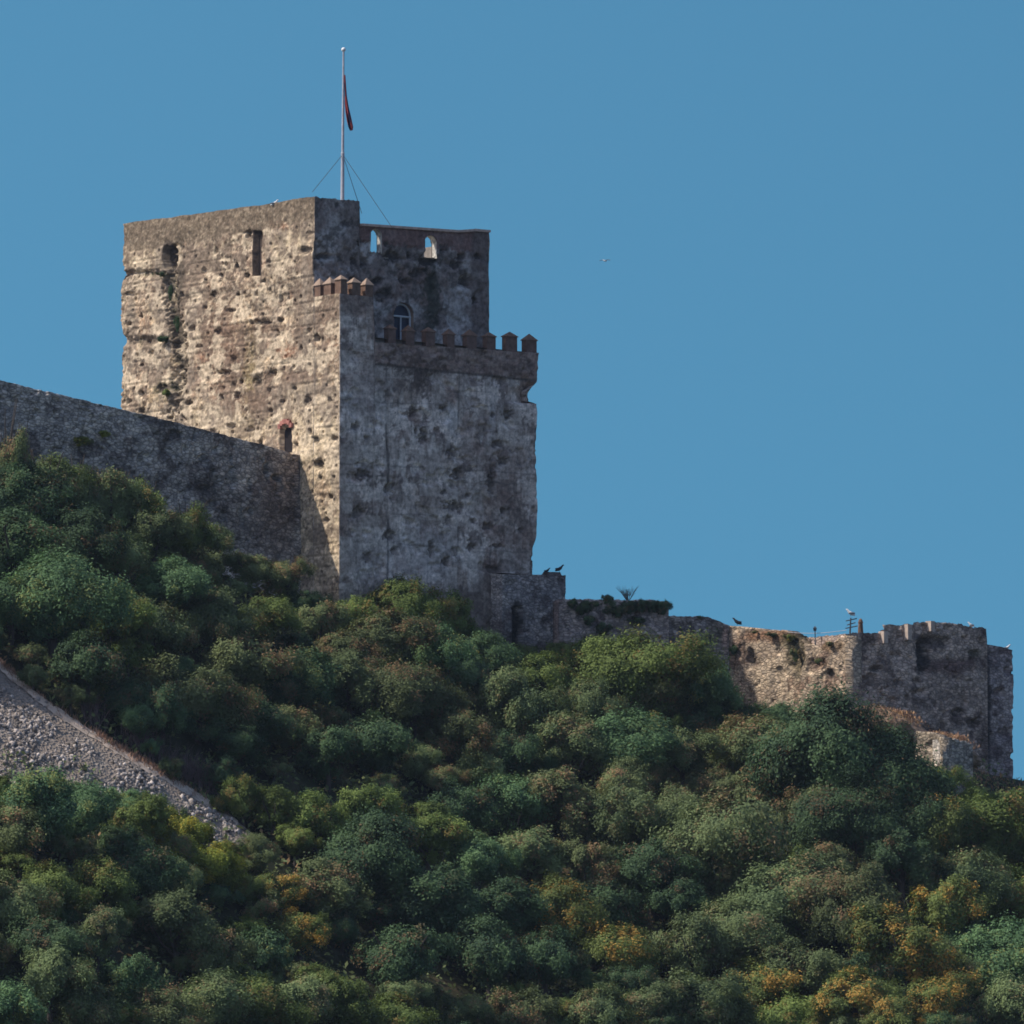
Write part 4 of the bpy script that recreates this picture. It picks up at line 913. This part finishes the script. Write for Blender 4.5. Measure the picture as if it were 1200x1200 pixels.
L_ = '''6 498 28 rusty;24 520 30 sage;52 552 36 sage;90 560 30 sage;30 590 50 dark;64 578 46 olive;15 640 50 dark;132 575 36 sage;168 590 36 olive;216 605 38 olive;182 632 40 sage;245 638 34 sage;292 668 30 rusty;
336 672 30 rusty;240 668 34 rusty;140 655 36 sage;192 690 46 bluegreen;362 712 26 dark;88 630 46 dark;60 712 66 bluegreen;12 715 44 bluegreen;132 725 46 olive;100 780 50 dark;182 745 46 sage;252 728 46 sage;
304 730 42 olive;372 738 36 rusty;420 722 34 olive;470 708 40 olive;442 755 46 rusty;525 728 38 olive;500 765 46 bluegreen;562 768 36 bluegreen;290 778 50 rusty;352 798 46 bluegreen;232 822 48 rusty;300 845 42 dark;
340 856 38 rusty;410 805 42 sage;482 818 58 rusty;524 876 46 rusty;584 825 46 sage;440 872 48 dark;275 875 36 dark;385 885 42 dark;560 905 44 sage;190 838 36 dark;150 820 36 dark;760 794 66 olive;706 776 44 olive;806 800 46 bluegreen;
690 832 42 sage;768 822 44 rusty;825 815 48 bluegreen;640 796 40 olive;620 845 46 sage;672 876 50 sage;732 876 50 bluegreen;800 886 42 sage;966 890 86 dark;1040 916 70 dark;1062 966 50 dark;905 852 36 bluegreen;908 882 50 rusty;1000 962 62 dark;
900 932 48 rusty;858 868 32 golden;600 946 50 bluegreen;660 946 50 rusty;722 964 50 sage;796 966 58 sage;850 1000 72 sage;762 1026 54 dark;935 962 40 rusty;1090 978 50 golden;1150 978 54 olive;1200 992 50 olive;
1056 1010 44 dark;975 1018 42 rusty;1130 1040 50 sage;1184 1056 50 olive;1000 1066 62 rusty;928 1062 66 sage;866 1100 58 sage;1060 1116 56 golden;1112 1068 46 golden;890 1156 44 golden;950 1140 48 sage;
1000 1170 48 golden;1170 1126 54 bluegreen;1184 1186 50 sage;1100 1176 44 golden;815 1118 50 sage;832 1180 50 sage;730 1118 46 golden;650 1072 46 golden;640 1126 46 dark;704 1070 46 dark;598 1070 50 dark;
576 1126 54 dark;700 1188 42 sage;622 1194 40 rusty;552 1186 34 sage;470 1120 56 dark;430 1010 66 dark;372 968 44 olive;322 952 38 olive;285 938 30 olive;432 956 46 olive;500 986 46 olive;560 1010 50 bluegreen;
500 1066 54 dark;330 1046 34 golden;352 1092 34 golden;250 1116 46 rusty;382 1050 52 rusty;300 1000 28 rusty;40 952 56 bluegreen;94 958 44 bluegreen;8 975 44 rusty;160 966 38 olive;214 972 40 yellow;
242 1018 42 yellow;172 1022 48 dark;62 1046 44 olive;120 1040 40 olive;20 1062 48 sage;62 1108 46 dark;112 1098 44 sage;60 1150 48 sage;152 1156 48 bluegreen;204 1088 48 sage;182 1190 44 rusty;
100 1190 44 sage;252 1178 48 sage;306 1184 46 olive;400 1180 48 olive;452 1196 44 olive;16 1190 48 bluegreen;352 1176 44 sage;760 1186 40 sage;930 1196 40 olive;1050 1196 40 golden;
540 946 40 dark;800 1060 40 dark;690 1020 44 rusty;620 1010 44 sage;600 890 40 dark;730 920 40 rusty;850 930 36 rusty;1100 920 26 olive;1140 930 28 olive;1190 935 22 rusty;1060 930 34 dark;1090 1130 36 rusty;
830 850 30 dark;870 838 26 dark;600 776 30 olive;660 770 24 olive;545 800 36 dark;400 770 36 rusty;330 810 36 dark'''
for e in L_.replace('\n', '').split(';'):
    a = e.split(); plant(float(a[0]), float(a[1]), float(a[2]), a[3])
plant(296, 1008, 26, 'rusty', 'sml'); plant(228, 978, 24, 'olive', 'sml'); plant(190, 957, 24, 'sage', 'sml'); plant(148, 944, 26, 'bluegreen', 'sml'); plant(286, 1042, 26, 'olive', 'sml'); plant(304, 1066, 22, 'rusty', 'sml'); plant(268, 1000, 20, 'olive', 'sml'); plant(312, 1122, 40, 'bluegreen', 'con'); plant(510, 1186, 24, 'rusty', 'con')
plant(1092, 872, 15, 'yellow', 'sml')
# smaller scrub in the gaps
rf = random.Random(11); n_try = 0; extra = 0
while extra < 112 and n_try < 6000:
    n_try += 1
    cx = rf.uniform(-30, 1230); cy = rf.uniform(520, 1215); r = rf.uniform(15, 30)
    if cy-r < skyline(cx)+3 or cy-r < skyline(cx-r*.7)+2 or cy-r < skyline(cx+r*.7)+2: continue
    if any((cx-t['cx'])**2+(cy-t['cy'])**2 < (.62*max(t['r'], r)+.35*r)**2 for t in TREES if t['r'] < 32) : continue
    if any((cx-t['cx'])**2+((cy-t['cy']))**2 < (.7*t['r'])**2 for t in TREES if t['r'] >= 32): continue
    k = rf.choices(['sage', 'olive', 'rusty', 'dark', 'bluegreen', 'golden' if cx > 550 and cy > 950 else 'rusty'], [4, 4, 3, 3, 3, 2])[0]
    if cx < 420 and cy < 1000 and any(in_poly(cx+dx*r, cy+dy*r, SCREE) for dx, dy in ((0, -.6), (0, .6), (.6, 0), (-.6, 0), (0, 0))): continue
    plant(cx, cy, r, k, 'sml'); extra += 1
# the hillside goes on past the picture's edges
ro = random.Random(17); tries = 0; n0 = len(TREES)
while len(TREES) < n0+52 and tries < 4000:
    tries += 1
    k_ = ro.random()
    if k_ < .36: cx, cy = ro.uniform(-200, -50), ro.uniform(560, 1240)
    elif k_ < .72: cx, cy = ro.uniform(1255, 1400), ro.uniform(1000, 1260)
    else: cx, cy = ro.uniform(-60, 1260), ro.uniform(1262, 1290)
    if cx < 0 and 700 < cy < 960: continue
    if any((cx-t['cx'])**2+(cy-t['cy'])**2 < 62**2 for t in TREES[n0:]): continue
    plant(cx, cy, ro.uniform(40, 56), ro.choice(['sage', 'olive', 'dark', 'bluegreen', 'rusty']))
# keep crowns off the skyline and the scree
def clear(t):
    for ang in np.linspace(0, 2*math.pi, 16, endpoint=False):
        x = t['cx']+.9*t['r']*math.cos(ang); y = t['cy']-.9*t['r']*math.sin(ang)
        if t['y'] < 398 and in_poly(x, y, SCREE): return False
    return True
final = []
for t in TREES:
    for _ in range(8):
        top = min(skyline(t['cx'])-(t['cy']-t['r']*.88), 99)
        over = max([skyline(t['cx']+f*t['r'])-(t['cy']-t['r']*.9*math.sqrt(1-f*f)) for f in (-.8, -.5, 0, .5, .8)])
        if over > 3: t['cy'] += over*.5; t['r'] *= .97
        else: break
    k = 0
    while not clear(t) and k < 6:
        t['r'] *= .86; t['cy'] += t['r']*.10; k += 1
    t['R'] = t['r']*t['y']/F_PX; p = at(t['cx'], t['cy'], t['y']); t['x'] = p[0]; t['zc'] = p[2]
    if t['R'] > .5 and clear(t): final.append(t)
TREES = final
# labels: kind and size, landmark, then order from the left
def region(t):
    x, y = t['cx'], t['cy']
    if x < -45: return 'beyond the left edge'
    if x > 1250: return 'beyond the right edge'
    if y > 1255: return 'below the bottom edge'
    if x < 290 and y > 880: return 'below the grey scree' if y < 1060 else 'at the bottom left corner'
    if x < 420 and y < 700: return 'under the long curtain wall'
    if x < 420 and y < 920: return 'above the grey scree'
    if x < 600 and y < 800: return 'at the foot of the tall tower'
    if x >= 600 and x < 870 and y < 860: return 'below the ivied wall'
    if x >= 870 and y < 1000: return 'below the ruined bastion'
    if y > 1120: return 'along the bottom edge' if x < 800 else 'at the bottom right corner'
    if x < 600: return 'right of the scree'
    return 'on the lower right slope' if y > 1000 else 'on the central slope'
groups = {}
for t in TREES:
    sz = 'small' if t['r'] < 33 else ('large' if t['r'] > 47 else 'mid-sized')
    t['key'] = (sz, t['kind'], region(t)); groups.setdefault(t['key'], []).append(t)
ORD = ['leftmost', 'second from left', 'third from left', 'fourth from left', 'fifth from left', 'sixth from left', 'seventh from left', 'eighth from left', 'ninth from left', 'tenth from left', 'eleventh from left', 'twelfth from left', 'thirteenth from left', 'fourteenth from left', 'fifteenth from left']
for k, lst in groups.items():
    lst.sort(key=lambda t: t['cx'])
    for i, t in enumerate(lst):
        sz, kd, rg = k
        noun = 'bush' if t['r'] < 33 else 'tree'
        d = DESC[kd]+(' '+noun if kd != 'golden' else '')
        if kd == 'golden': d = d.replace('tree', noun)
        t['label'] = f"{sz} {d} {rg}"
        if len(lst) > 1: t['label'] += ', '+ORD[min(i, 14)]
        t['noun'] = noun
rt_ = random.Random(5)
for i, t in enumerate(TREES):
    big = t['r'] >= 33
    pool = CON if t['shape'] == 'con' else (SML if t['r'] < 26 else (HUGE if t['r'] > 56 else BIG))
    name = 'hillside_tree' if big else 'bush'
    root = empty(name, (t['x'], t['y'], t['zg']), t['label'], t['noun'], 'trees on the hillside' if big else 'bushes on the hillside')
    cm = bpy.data.objects.new('crown', rt_.choice(pool)); col.objects.link(cm); cm.parent = root
    cm.location = (0, 0, t['zc']-t['zg'])
    R = t['R']*1.12; ax_ = rt_.uniform(.85, 1.25); cm.scale = (R*ax_, R/ax_**.5, R*rt_.uniform(.85, 1.1)); cm.rotation_euler = (rt_.uniform(-.2, .2), rt_.uniform(-.2, .2), rt_.choice([0, math.pi])+rt_.uniform(-.6, .6))
    if t['zc']-t['zg'] > 1.5*t['R']:      # tall crown reaching down towards its foot
        top = t['zc']+R*.9; sz = (top-t['zg'])*.56; cm.scale = (cm.scale[0], cm.scale[1], sz); cm.location = (0, 0, top-sz*1.0-t['zg'])
    if t['r'] > 64: cm.scale = [v*1.12 for v in cm.scale]
    cm.material_slots[0].link = 'OBJECT'; cm.material_slots[0].material = KIND[t['kind']]
    tk = bpy.data.objects.new('trunk', rt_.choice(TRK)); col.objects.link(tk); tk.parent = root
    hgt = max(.8, t['zc']-t['zg']); tk.scale = (R*.9, R*.9, max(.6, hgt*1.0))
    tk.rotation_euler = (0, 0, rt_.uniform(0, 6))

# undergrowth between the trees: one mass
def scatter_ground(n, fn, seed):
    r = np.random.default_rng(seed); X = []; Y = []
    x = r.uniform(-62, 62, n); y = r.uniform(362, 462, n)
    return r, x, y
r, x, y = scatter_ground(90000, None, 77)
z = terrain(x, y); px, py = proj(x, y, z)
yc = np.interp(x, cr[:, 0], cr[:, 1])
inS = np.array([in_poly(a, b, SCREE) if (a < 330 and b > 700) else False for a, b in zip(px, py)])
h = fbm(x*.5, y*.5, 88)
keep = ~inS & (y < yc+1) & (h > .35)
x, y, z, h = x[keep], y[keep], z[keep], h[keep]
hh = r.uniform(0, 1, len(x))*np.clip((h-.35)*5, .1, 1.1)
P = np.stack([x, y, z+hh], 1); Nn = r.normal(size=P.shape)*.7+np.array([0, -.3, .6]); Nn /= np.linalg.norm(Nn, axis=1)[:, None]
V, Q = quads(P, Nn, r.uniform(.14, .34, len(x)), r=r)
cc = np.zeros((len(x), 4)); cc[:, 0] = h; cc[:, 1] = fbm(x*.3, y*.3, 99); cc[:, 2] = r.uniform(size=len(x)); cc[:, 3] = 1
tag(mobj('undergrowth', V, Q, KIND['rusty'], colr=np.repeat(cc, 4, 0)), 'low scrub and leaf litter covering the ground between the trees', 'undergrowth', kind='stuff')

# ------------------------------------------------------------------ scree
def scree_point(px, row):
    Y = ground_hit(px, row)
    if Y is None: return None
    return at(px, row, Y)
xs = np.arange(-75, 305, 4.0); rowsn = 26
top_r = lambda x: np.interp(x, [-75, 0, 60, 130, 200, 260, 292, 305], [735, 779, 828, 873, 913, 948, 976, 990])
bot_r = lambda x: top_r(x)*0+np.interp(x, [-75, 60, 120, 200, 262, 305], [930, 930, 950, 975, 1000, 1012])
V = []; 
for x_ in xs:
    for j in range(rowsn):
        row = top_r(x_)+(bot_r(x_)-top_r(x_))*j/(rowsn-1); p = scree_point(x_, row)
        V.append((p[0], p[1], float(terrain(p[0], p[1]))+.06+.25*math.sin(math.pi*j/(rowsn-1))))
n = rowsn
Fc = np.array([(i*n+j, i*n+j+1, (i+1)*n+j+1, (i+1)*n+j) for i in range(len(xs)-1) for j in range(n-1)])
def scree_mat():
    m, n, l, b = newmat('grey_rubble'); tc = nd(n, 'ShaderNodeTexCoord')
    v = nd(n, 'ShaderNodeTexVoronoi', Scale=4.5); l.new(tc.outputs['Object'], v.inputs['Vector'])
    no = nd(n, 'ShaderNodeTexNoise', Scale=.5, Detail=6.0); l.new(tc.outputs['Object'], no.inputs['Vector'])
    r = nd(n, 'ShaderNodeValToRGB'); l.new(v.outputs['Color'], r.inputs[0]); e = r.color_ramp.elements
    e[0].position = .2; e[0].color = (.20, .175, .15, 1); e[1].position = .9; e[1].color = (.42, .37, .32, 1)
    mx = nd(n, 'ShaderNodeMix', data_type='RGBA'); l.new(no.outputs[0], mx.inputs[0]); l.new(r.outputs[0], mx.inputs[6]); mx.inputs[7].default_value = (.25, .19, .15, 1)
    l.new(mx.outputs[2], b.inputs['Base Color'])
    bp = nd(n, 'ShaderNodeBump'); bp.inputs['Distance'].default_value = .15; l.new(v.outputs['Distance'], bp.inputs['Height']); l.new(bp.outputs[0], b.inputs['Normal'])
    return m
tag(mobj('scree_slope', V, Fc, scree_mat(), smooth=True), kind='structure')
V = []; xs2 = np.arange(-75, 282, 3.0)
for x_ in xs2:
    for j in range(4):
        row = top_r(x_)+1.5+(7+5*fbm(np.array([x_/14]), np.array([0.]), 66)[0])*j/3; p = scree_point(x_, row)
        V.append((p[0], p[1], float(terrain(p[0], p[1]))+.20))
Fc = np.array([(i*4+j, i*4+j+1, (i+1)*4+j+1, (i+1)*4+j) for i in range(len(xs2)-1) for j in range(3)])
tag(mobj('sandy_path', V, Fc, simple('pale_sandy_earth', (.50, .40, .32), var=.3, scale=2.0), smooth=True), kind='structure')
# broken stones
import bmesh
bm = bmesh.new(); bmesh.ops.create_icosphere(bm, subdivisions=1, radius=1); ico = np.array([v.co[:] for v in bm.verts]); icf = np.array([[v.index for v in f.verts] for f in bm.faces]); bm.free()
r = np.random.default_rng(12); VV = []; FF = []; CC = []
cnt = 0
for k in range(11000):
    x_ = r.uniform(-60, 292); tt = r.uniform(0, 1)**1.0; row = top_r(x_)+6*r.uniform()+(bot_r(x_)-top_r(x_))*tt
    if tt < .22 and r.uniform() < .85: continue
    if fbm(np.array([x_/25]), np.array([row/18]), 55)[0] < .40: continue
    p = scree_point(x_, row)
    s = .05+.17*r.uniform()**3; z_ = float(terrain(p[0], p[1]))+.08+.25*math.sin(math.pi*min(1, tt))
    v = ico*r.uniform(.55, 1.25, ico.shape)*s*r.uniform(.5, 1.5, 3); a = r.uniform(0, 6.28)
    v = v@np.array([[math.cos(a), math.sin(a), 0], [-math.sin(a), math.cos(a), 0], [0, 0, 1]])
    VV.append(v+np.array([p[0], p[1], z_])); FF.append(icf+cnt*len(ico)); g_ = r.uniform(.18, .55)*r.choice([.35, .8, 1])
    CC.append(np.tile(np.array([g_*1.15, g_*1.0, g_*.9]), (len(ico), 1))); cnt += 1
tag(mobj('rubble', np.concatenate(VV), np.concatenate(FF), stone_mat('rubble_stone', 0, contrast=.2), colr=np.concatenate(CC)), 'loose grey broken stones strewn over the scree at left', 'rubble', kind='stuff')
# dry grass and dead stems along the scree's upper edge
def blades(name, pts, hgt, wid, mat, label, cat, lean=.25, seed=1):
    r = np.random.default_rng(seed); V = []; Fc = []
    for p in pts:
        h_ = hgt*r.uniform(.5, 1.2); a = r.uniform(0, 6.28); w_ = wid*r.uniform(.6, 1.3); ln = r.normal(size=2)*lean*h_
        b = len(V); ca, sa = math.cos(a)*w_, math.sin(a)*w_
        V += [(p[0]-ca, p[1]-sa, p[2]), (p[0]+ca, p[1]+sa, p[2]), (p[0]+ln[0]*.6+ca*.6, p[1]+ln[1]*.6+sa*.6, p[2]+h_*.65), (p[0]+ln[0]*.6-ca*.6, p[1]+ln[1]*.6-sa*.6, p[2]+h_*.65), (p[0]+ln[0]*1.3, p[1]+ln[1]*1.3, p[2]+h_)]
        Fc += [(b, b+1, b+2, b+3), (b+3, b+2, b+4)]
    return tag(mobj(name, V, Fc, mat), label, cat, kind='stuff')
M_DRY = simple('dry_grass', (.30, .18, .12), var=.4, scale=1.5); M_STRAW = simple('straw', (.42, .26, .14), var=.35, scale=1.5)
M_DEAD = simple('dead_stems', (.13, .095, .095), var=.4)
r = np.random.default_rng(31); pts = []
for k in range(5000):
    x_ = r.uniform(-60, 270); dens = .14+.6*float(sst(100, 130, x_)*(1-sst(190, 215, x_))+(1-sst(10, 35, x_)))
    if r.uniform() > dens: continue
    p = scree_point(x_, float(top_r(x_))-1+abs(r.normal())*4.5); pts.append((p[0], p[1], float(terrain(p[0], p[1]))+.05))
blades('dry_grass', pts, .42, .035, M_DRY, 'dry reddish grass fringing the upper edge of the scree', 'grass', seed=2)
pts = []
for k in range(700):
    x_ = r.choice([r.normal(222, 22), r.normal(170, 14), r.normal(105, 10)], p=[.6, .25, .15]); p = scree_point(x_, float(top_r(x_))-6-abs(r.normal())*8); pts.append((p[0], p[1], float(terrain(p[0], p[1]))))
blades('dead_stems', pts, 1.7, .025, M_DEAD, 'pale dead upright stems behind the scree edge', 'dead plants', lean=.3, seed=3)

# dry ledges under the bastion
def ledge(name, label, c, hx, hy, hz, seed, mat):
    mb = MB(); mb.ball((0, 0, 0), 1, 1, 1, 1, 28, 16); V = np.array(mb.v)
    k = 1+(fbm(V[:, 0]*2+5, V[:, 1]*2+V[:, 2]*2, seed)-.5)*.7
    V = V*k[:, None]*np.array([hx, hy, hz]); ang = math.radians(-25)
    V = V@np.array([[math.cos(ang), 0, math.sin(ang)], [0, 1, 0], [-math.sin(ang), 0, math.cos(ang)]])
    V = V+np.array(c)
    return mobj(name, V, mb.f, mat, loc=tuple(c)), V
M_LEDGE = simple('ochre_earth', (.24, .17, .12), var=.45, scale=1.2)
allp = []
for (x_, row, Y_, hx, hy, hz, nm, lb_) in ((1050, 852, 449.5, 2.7, 1.5, .95, 'earth_bank', 'ochre earth bank with dry grass against the bastion foot'),
                                         (1114, 880, 449, 2.0, 1.3, 1.0, 'earth_bank', 'smaller reddish earth bank above the wall stub')):
    c = at(x_, row, Y_)
    o, V = ledge(nm, lb_, c, hx, hy, hz, int(x_), M_LEDGE); tag(o, lb_, 'bank', kind=None)
    r = np.random.default_rng(int(x_)); sel = V[V[:, 2] > c[2]+hz*.15]
    for _ in range(2400):
        a = sel[r.integers(len(sel))]; allp.append(a+r.normal(size=3)*np.array([.35, .25, .05])-np.array([0, 0, .08]))
    for _ in range(0): pass
r = np.random.default_rng(90)
for _ in range(2600):
    a = at(r.uniform(1120, 1240), 900, r.uniform(446, 459)); a[2] = float(terrain(a[0], a[1])); allp.append(a)
blades('dry_grass', allp[::2], .24, .04, M_DRY, 'rusty dry grass tufts on the earth banks below the bastion', 'grass', seed=5)
blades('dry_grass', allp[1::2], .2, .04, M_STRAW, 'straw coloured grass on the earth banks below the bastion', 'grass', seed=6)

# growth on the ruined walls
def tuft(px, row, Y, Rpx, kind, label, cat='bush', name='wall_plant', pool=SML, sq=1.0, group=None):
    c = at(px, row, Y); R = Rpx*Y/F_PX
    o = bpy.data.objects.new(name, pool[int(px) % len(pool)]); col.objects.link(o); o.location = c; o.scale = (R, R*.8, R*sq); o.rotation_euler = (0, 0, px)
    o.material_slots[0].link = 'OBJECT'; o.material_slots[0].material = KIND[kind]
    return tag(o, label, cat, group)
def onwall(px, d0=K2, dd=dW, off=-.3):
    t = along(d0, dd, px, 720); return (d0+dd*t)[1]+off
IV = 'plants on the linking wall'
for px, row, rp, kd, sq, lb_ in ((671, 708, 10, 'dark', 1.0, 'dark ivy clump on the wall right beside the gate block'), (684, 713, 14, 'dark', 1.0, 'dark ivy hanging left on the linking wall, second from gate block'),
        (698, 708, 8, 'dark', .7, 'small ivy patch on the wall top left of the round shrub'),
        (711, 703, 9, 'dark', 1.0, 'small round dark shrub on the wall top near bare bush'), (723, 716, 16, 'dark', .9, 'dark ivy clump beneath the left of the bare bush'),
        (738, 712, 13, 'dark', .9, 'dark ivy clump straight under the bare bush'), (752, 711, 13, 'dark', .9, 'dark ivy clump just right of the bare bush'), (764, 711, 13, 'dark', .9, 'dark clipped ivy before the end of the ivied wall'),
        (776, 713, 12, 'dark', 1.1, 'dark ivy clump at the right end of the ivied wall'), (706, 738, 15, 'dark', .8, 'low dark ivy patch just above the bright olive tree'),
        (690, 728, 12, 'dark', .8, 'lower ivy patch on the linking wall left of centre'), (748, 728, 14, 'dark', .6, 'lower ivy patch under the hedge near its middle'),
        (820, 724, 4, 'dark', 1, 'tiny tuft on top of the shaded ruined wall')):
    tuft(px, row, onwall(px), rp, kd, lb_, group=IV, sq=sq)
def onlit(px): t = along(NB, ldir, px, 760); return (NB+ldir*t)[1]-.3
M_ = 'plants on the sunlit wall'
for px, row, rp, kd, sq, lb_ in ((905, 744, 8, 'rusty', .6, 'rusty low plant on the sunlit wall top'), (925, 748, 9, 'golden', .8, 'orange brown plant at the dip of the sunlit wall'),
        (932, 768, 8, 'rusty', 1.6, 'brown creeper hanging down the middle of the sunlit wall'), (860, 762, 8, 'dark', 1.2, 'dark plant in the corner of the sunlit and shaded walls'),
        (972, 755, 7, 'rusty', .7, 'brown tuft near the bastion corner'), (885, 741, 5, 'rusty', .6, 'small tuft on left part of sunlit wall top'), (958, 775, 6, 'rusty', .8, 'small brown plant on the face of the sunlit wall')):
    tuft(px, row, onlit(px), rp, kd, lb_, group=M_, sq=sq)
def onT(px): return (N0+ldir*along(N0, ldir, px))[1]-.25
for px, row, rp, sq, lb_ in ((200, 345, 5, 3.2, 'dark creeper growing down the crack in the tower face'), (208, 380, 5, 3, 'dark creeper on the tower crack, middle one'),
        (190, 322, 9, .5, 'dark plant on the upper ledge of the tower face'), (192, 398, 10, .6, 'dark plant on the lower ledge of the tower face'), (196, 460, 9, .8, 'olive shrub low on the tower face')):
    tuft(px, row, onT(px), rp, 'dark' if row < 450 else 'olive', lb_, group='plants on the tower face', sq=sq)
for px, row, rp, lb_ in ((95, 518, 13, 'larger yellow-green plant rooted in the face of the long curtain wall'), (122, 509, 9, 'smaller yellow-green plant high on the long curtain wall')):
    t = along(J, dL, px, 510); tuft(px, row, (J+dL*t)[1]-.5, rp, 'yellow', lb_, group='plants on the curtain wall', sq=.75)
# bare bush
def bare(px, row, Y, hpx, label):
    b = at(px, row, Y); mb = MB(); r = random.Random(4); H = hpx*Y/F_PX
    for k in range(22):
        a = r.uniform(-.9, .9); a2 = r.uniform(-.6, .6); L_ = H*r.uniform(.6, 1.1)
        p1 = (b[0]+L_*.45*math.sin(a), b[1]+L_*.3*a2, b[2]+L_*.5); p2 = (b[0]+L_*.8*math.sin(a*1.1), b[1]+L_*.5*a2, b[2]+L_*math.cos(a*.7))
        mb.tube([tuple(b), p1, p2], [.022, .013, .006], 4)
        for q in range(3): mb.tube([p1, (p1[0]+r.uniform(-.4, .4), p1[1]+r.uniform(-.2, .2), p1[2]+r.uniform(.2, .6))], [.009, .005], 4)
    o = mb.build('bare_bush', M_BARK, loc=tuple(b)); return tag(o, label, 'bush')
bare(736, 706, onwall(736)+.6, 22, 'leafless spreading bush on top of the ivied wall')

# ------------------------------------------------------------------ birds
def gull(px, row, Y, s, label, white=True, face=1, perched=True, grp='perched birds'):
    c = at(px, row, Y); mb = MB()
    prof = [(-.30, .02, .03), (-.18, .0, .07), (-.05, 0, .105), (.08, .02, .10), (.16, .07, .06), (.21, .12, .055), (.26, .125, .045), (.33, .11, .012)]
    mb.tube([(face*x*s, 0, (z+.16)*s+ (x*.5*s if perched else 0)) for x, z, _ in prof], [q*s*1.1 for _, _, q in prof], 10)
    V = np.array(mb.v)+c; root = mobj('gull' if white else 'bird', V, mb.f, M_GULLW if white else M_BIRD, smooth=True, loc=tuple(c))
    tag(root, label, 'bird', grp)
    wb = MB()
    if perched:
        for sy in (-1, 1):
            wb2 = MB(); wb2.ball((0, 0, 0), 1, .22*s, .035*s, .075*s, 8, 6); V2 = np.array(wb2.v)+np.array([-face*.08*s, sy*.1*s, .16*s])+c
            mobj('wing', V2, wb2.f, M_GULLG if white else M_BIRD, root)
            lb2 = MB(); lb2.tube([(c[0], c[1]+sy*.04*s, c[2]+.1*s), (c[0], c[1]+sy*.04*s, c[2]-.04)], .014*s, 5); lb2.build('leg', M_BIRD, root)
    else:
        for sy in (-1, 1):
            pts = [(0, 0, .17), (.45*1, .1, .30), (.95, -.1, .2)]
            V2 = []
            for (u, yy, zz), ch in zip(pts, (.22, .18, .03)):
                V2 += [(c[0]+sy*u*s*.8, c[1]+yy*s-ch*s*.5, c[2]+zz*s), (c[0]+sy*u*s*.8, c[1]+yy*s+ch*s*.5, c[2]+zz*s+.02)]
            o = mobj('wing', V2, [(0, 1, 3, 2), (2, 3, 5, 4)], M_GULLG, root); sd = o.modifiers.new('s', 'SOLIDIFY'); sd.thickness = .03
    return root
gull(709, 307, 430, .5, 'gull flying alone in the open sky', True, -1, False, 'flying gulls')
ty = (N0+ldir*along(N0, ldir, 321))[1]+.2
gull(321.5, 241, ty, 1.0, 'white gull perched on the top edge of the tall tower', True, 1)
gy_ = (p0+p1)[1]/2
gull(641, 671, gy_+.3, .8, 'left of two small dark birds on the gate block', False, 1)
gull(655.5, 669.5, gy_+.3, 1.1, 'right of two small dark birds on the gate block', False, 1)
gull(864, 732, onwall(856)+.6, 1.15, 'dark bird perched at the top of the shaded ruined wall', False, -1)
gull(1180, 761.5, q1[1]+.2, .9, 'white gull perched on the rear turret at the right edge', True, 1)
gull(1138, 734.5, bp_[1], .8, 'white gull lying low on the bastion parapet', True, -1)
Yb = NB[1]+1.2
# post with a gull, stump, lamp post, cable
mb = MB(); b = at(996, 744, Yb); t_ = at(997, 724, Yb)
an = empty('antenna_post', tuple(b), 'thin dark antenna post with crossbars on the bastion corner', 'post')
mb.tube([tuple(b), tuple(t_)], [.07, .05], 8); mb.build('pole', M_WIRE, an)
for dz, ww in ((-.15, .45), (-.45, .35), (-.7, .5)):
    mb = MB(); mb.tube([(t_[0]-ww*.8, t_[1], t_[2]+dz-.08), (t_[0]+ww, t_[1], t_[2]+dz+.1)], .045, 6); mb.build('crossbar', M_WIRE, an)
gull(997, 721.5, Yb, 1.1, 'white gull on top of the antenna post above the bastion', True, -1)
st = at(1008.5, 743, Yb+.4); mb = MB()
mb.tube([tuple(st), (st[0], st[1], st[2]+.75), (st[0], st[1], st[2]+.85), (st[0], st[1], st[2]+1.05), (st[0], st[1], st[2]+1.15)], [.22, .17, .2, .13, .04], 10)
tag(mb.build('stone_post', M_BRICK, loc=tuple(st)), 'short dark brown stone post on the bastion parapet', 'post')
lp = at(955.5, 757, onlit(955)+.8); lt = at(955, 737, onlit(955)+.8)
lr = empty('lamp_post', tuple(lp), 'thin blue grey lamp post in the dip of the sunlit wall', 'lamp post')
mb = MB(); mb.tube([tuple(lp), tuple(lt)], [.05, .035], 8); mb.build('pole', M_WIRE, lr)
mb = MB(); mb.obox((lt[0], lt[1]), (1, 0), (0, 1), .1, .1, lt[2]-.15, lt[2]+.05, 1.3); mb.obox((lt[0], lt[1]), (1, 0), (0, 1), .14, .14, lt[2]+.05, lt[2]+.2, .2); mb.build('lantern', M_WIRE, lr)
ca, cb = at(905, 738, onlit(905)+.5), at(992, 738.5, Yb)
mb = MB(); mb.tube([tuple(ca+(cb-ca)*k/8+np.array([0, 0, -.25*math.sin(math.pi*k/8)])) for k in range(9)], .02, 5)
tag(mb.build('cable', M_POLE, loc=tuple(ca)), 'thin pale cable slung above the sunlit wall to the bastion', 'cable')
print('trees', len(TREES), 'objects', len(bpy.data.objects))
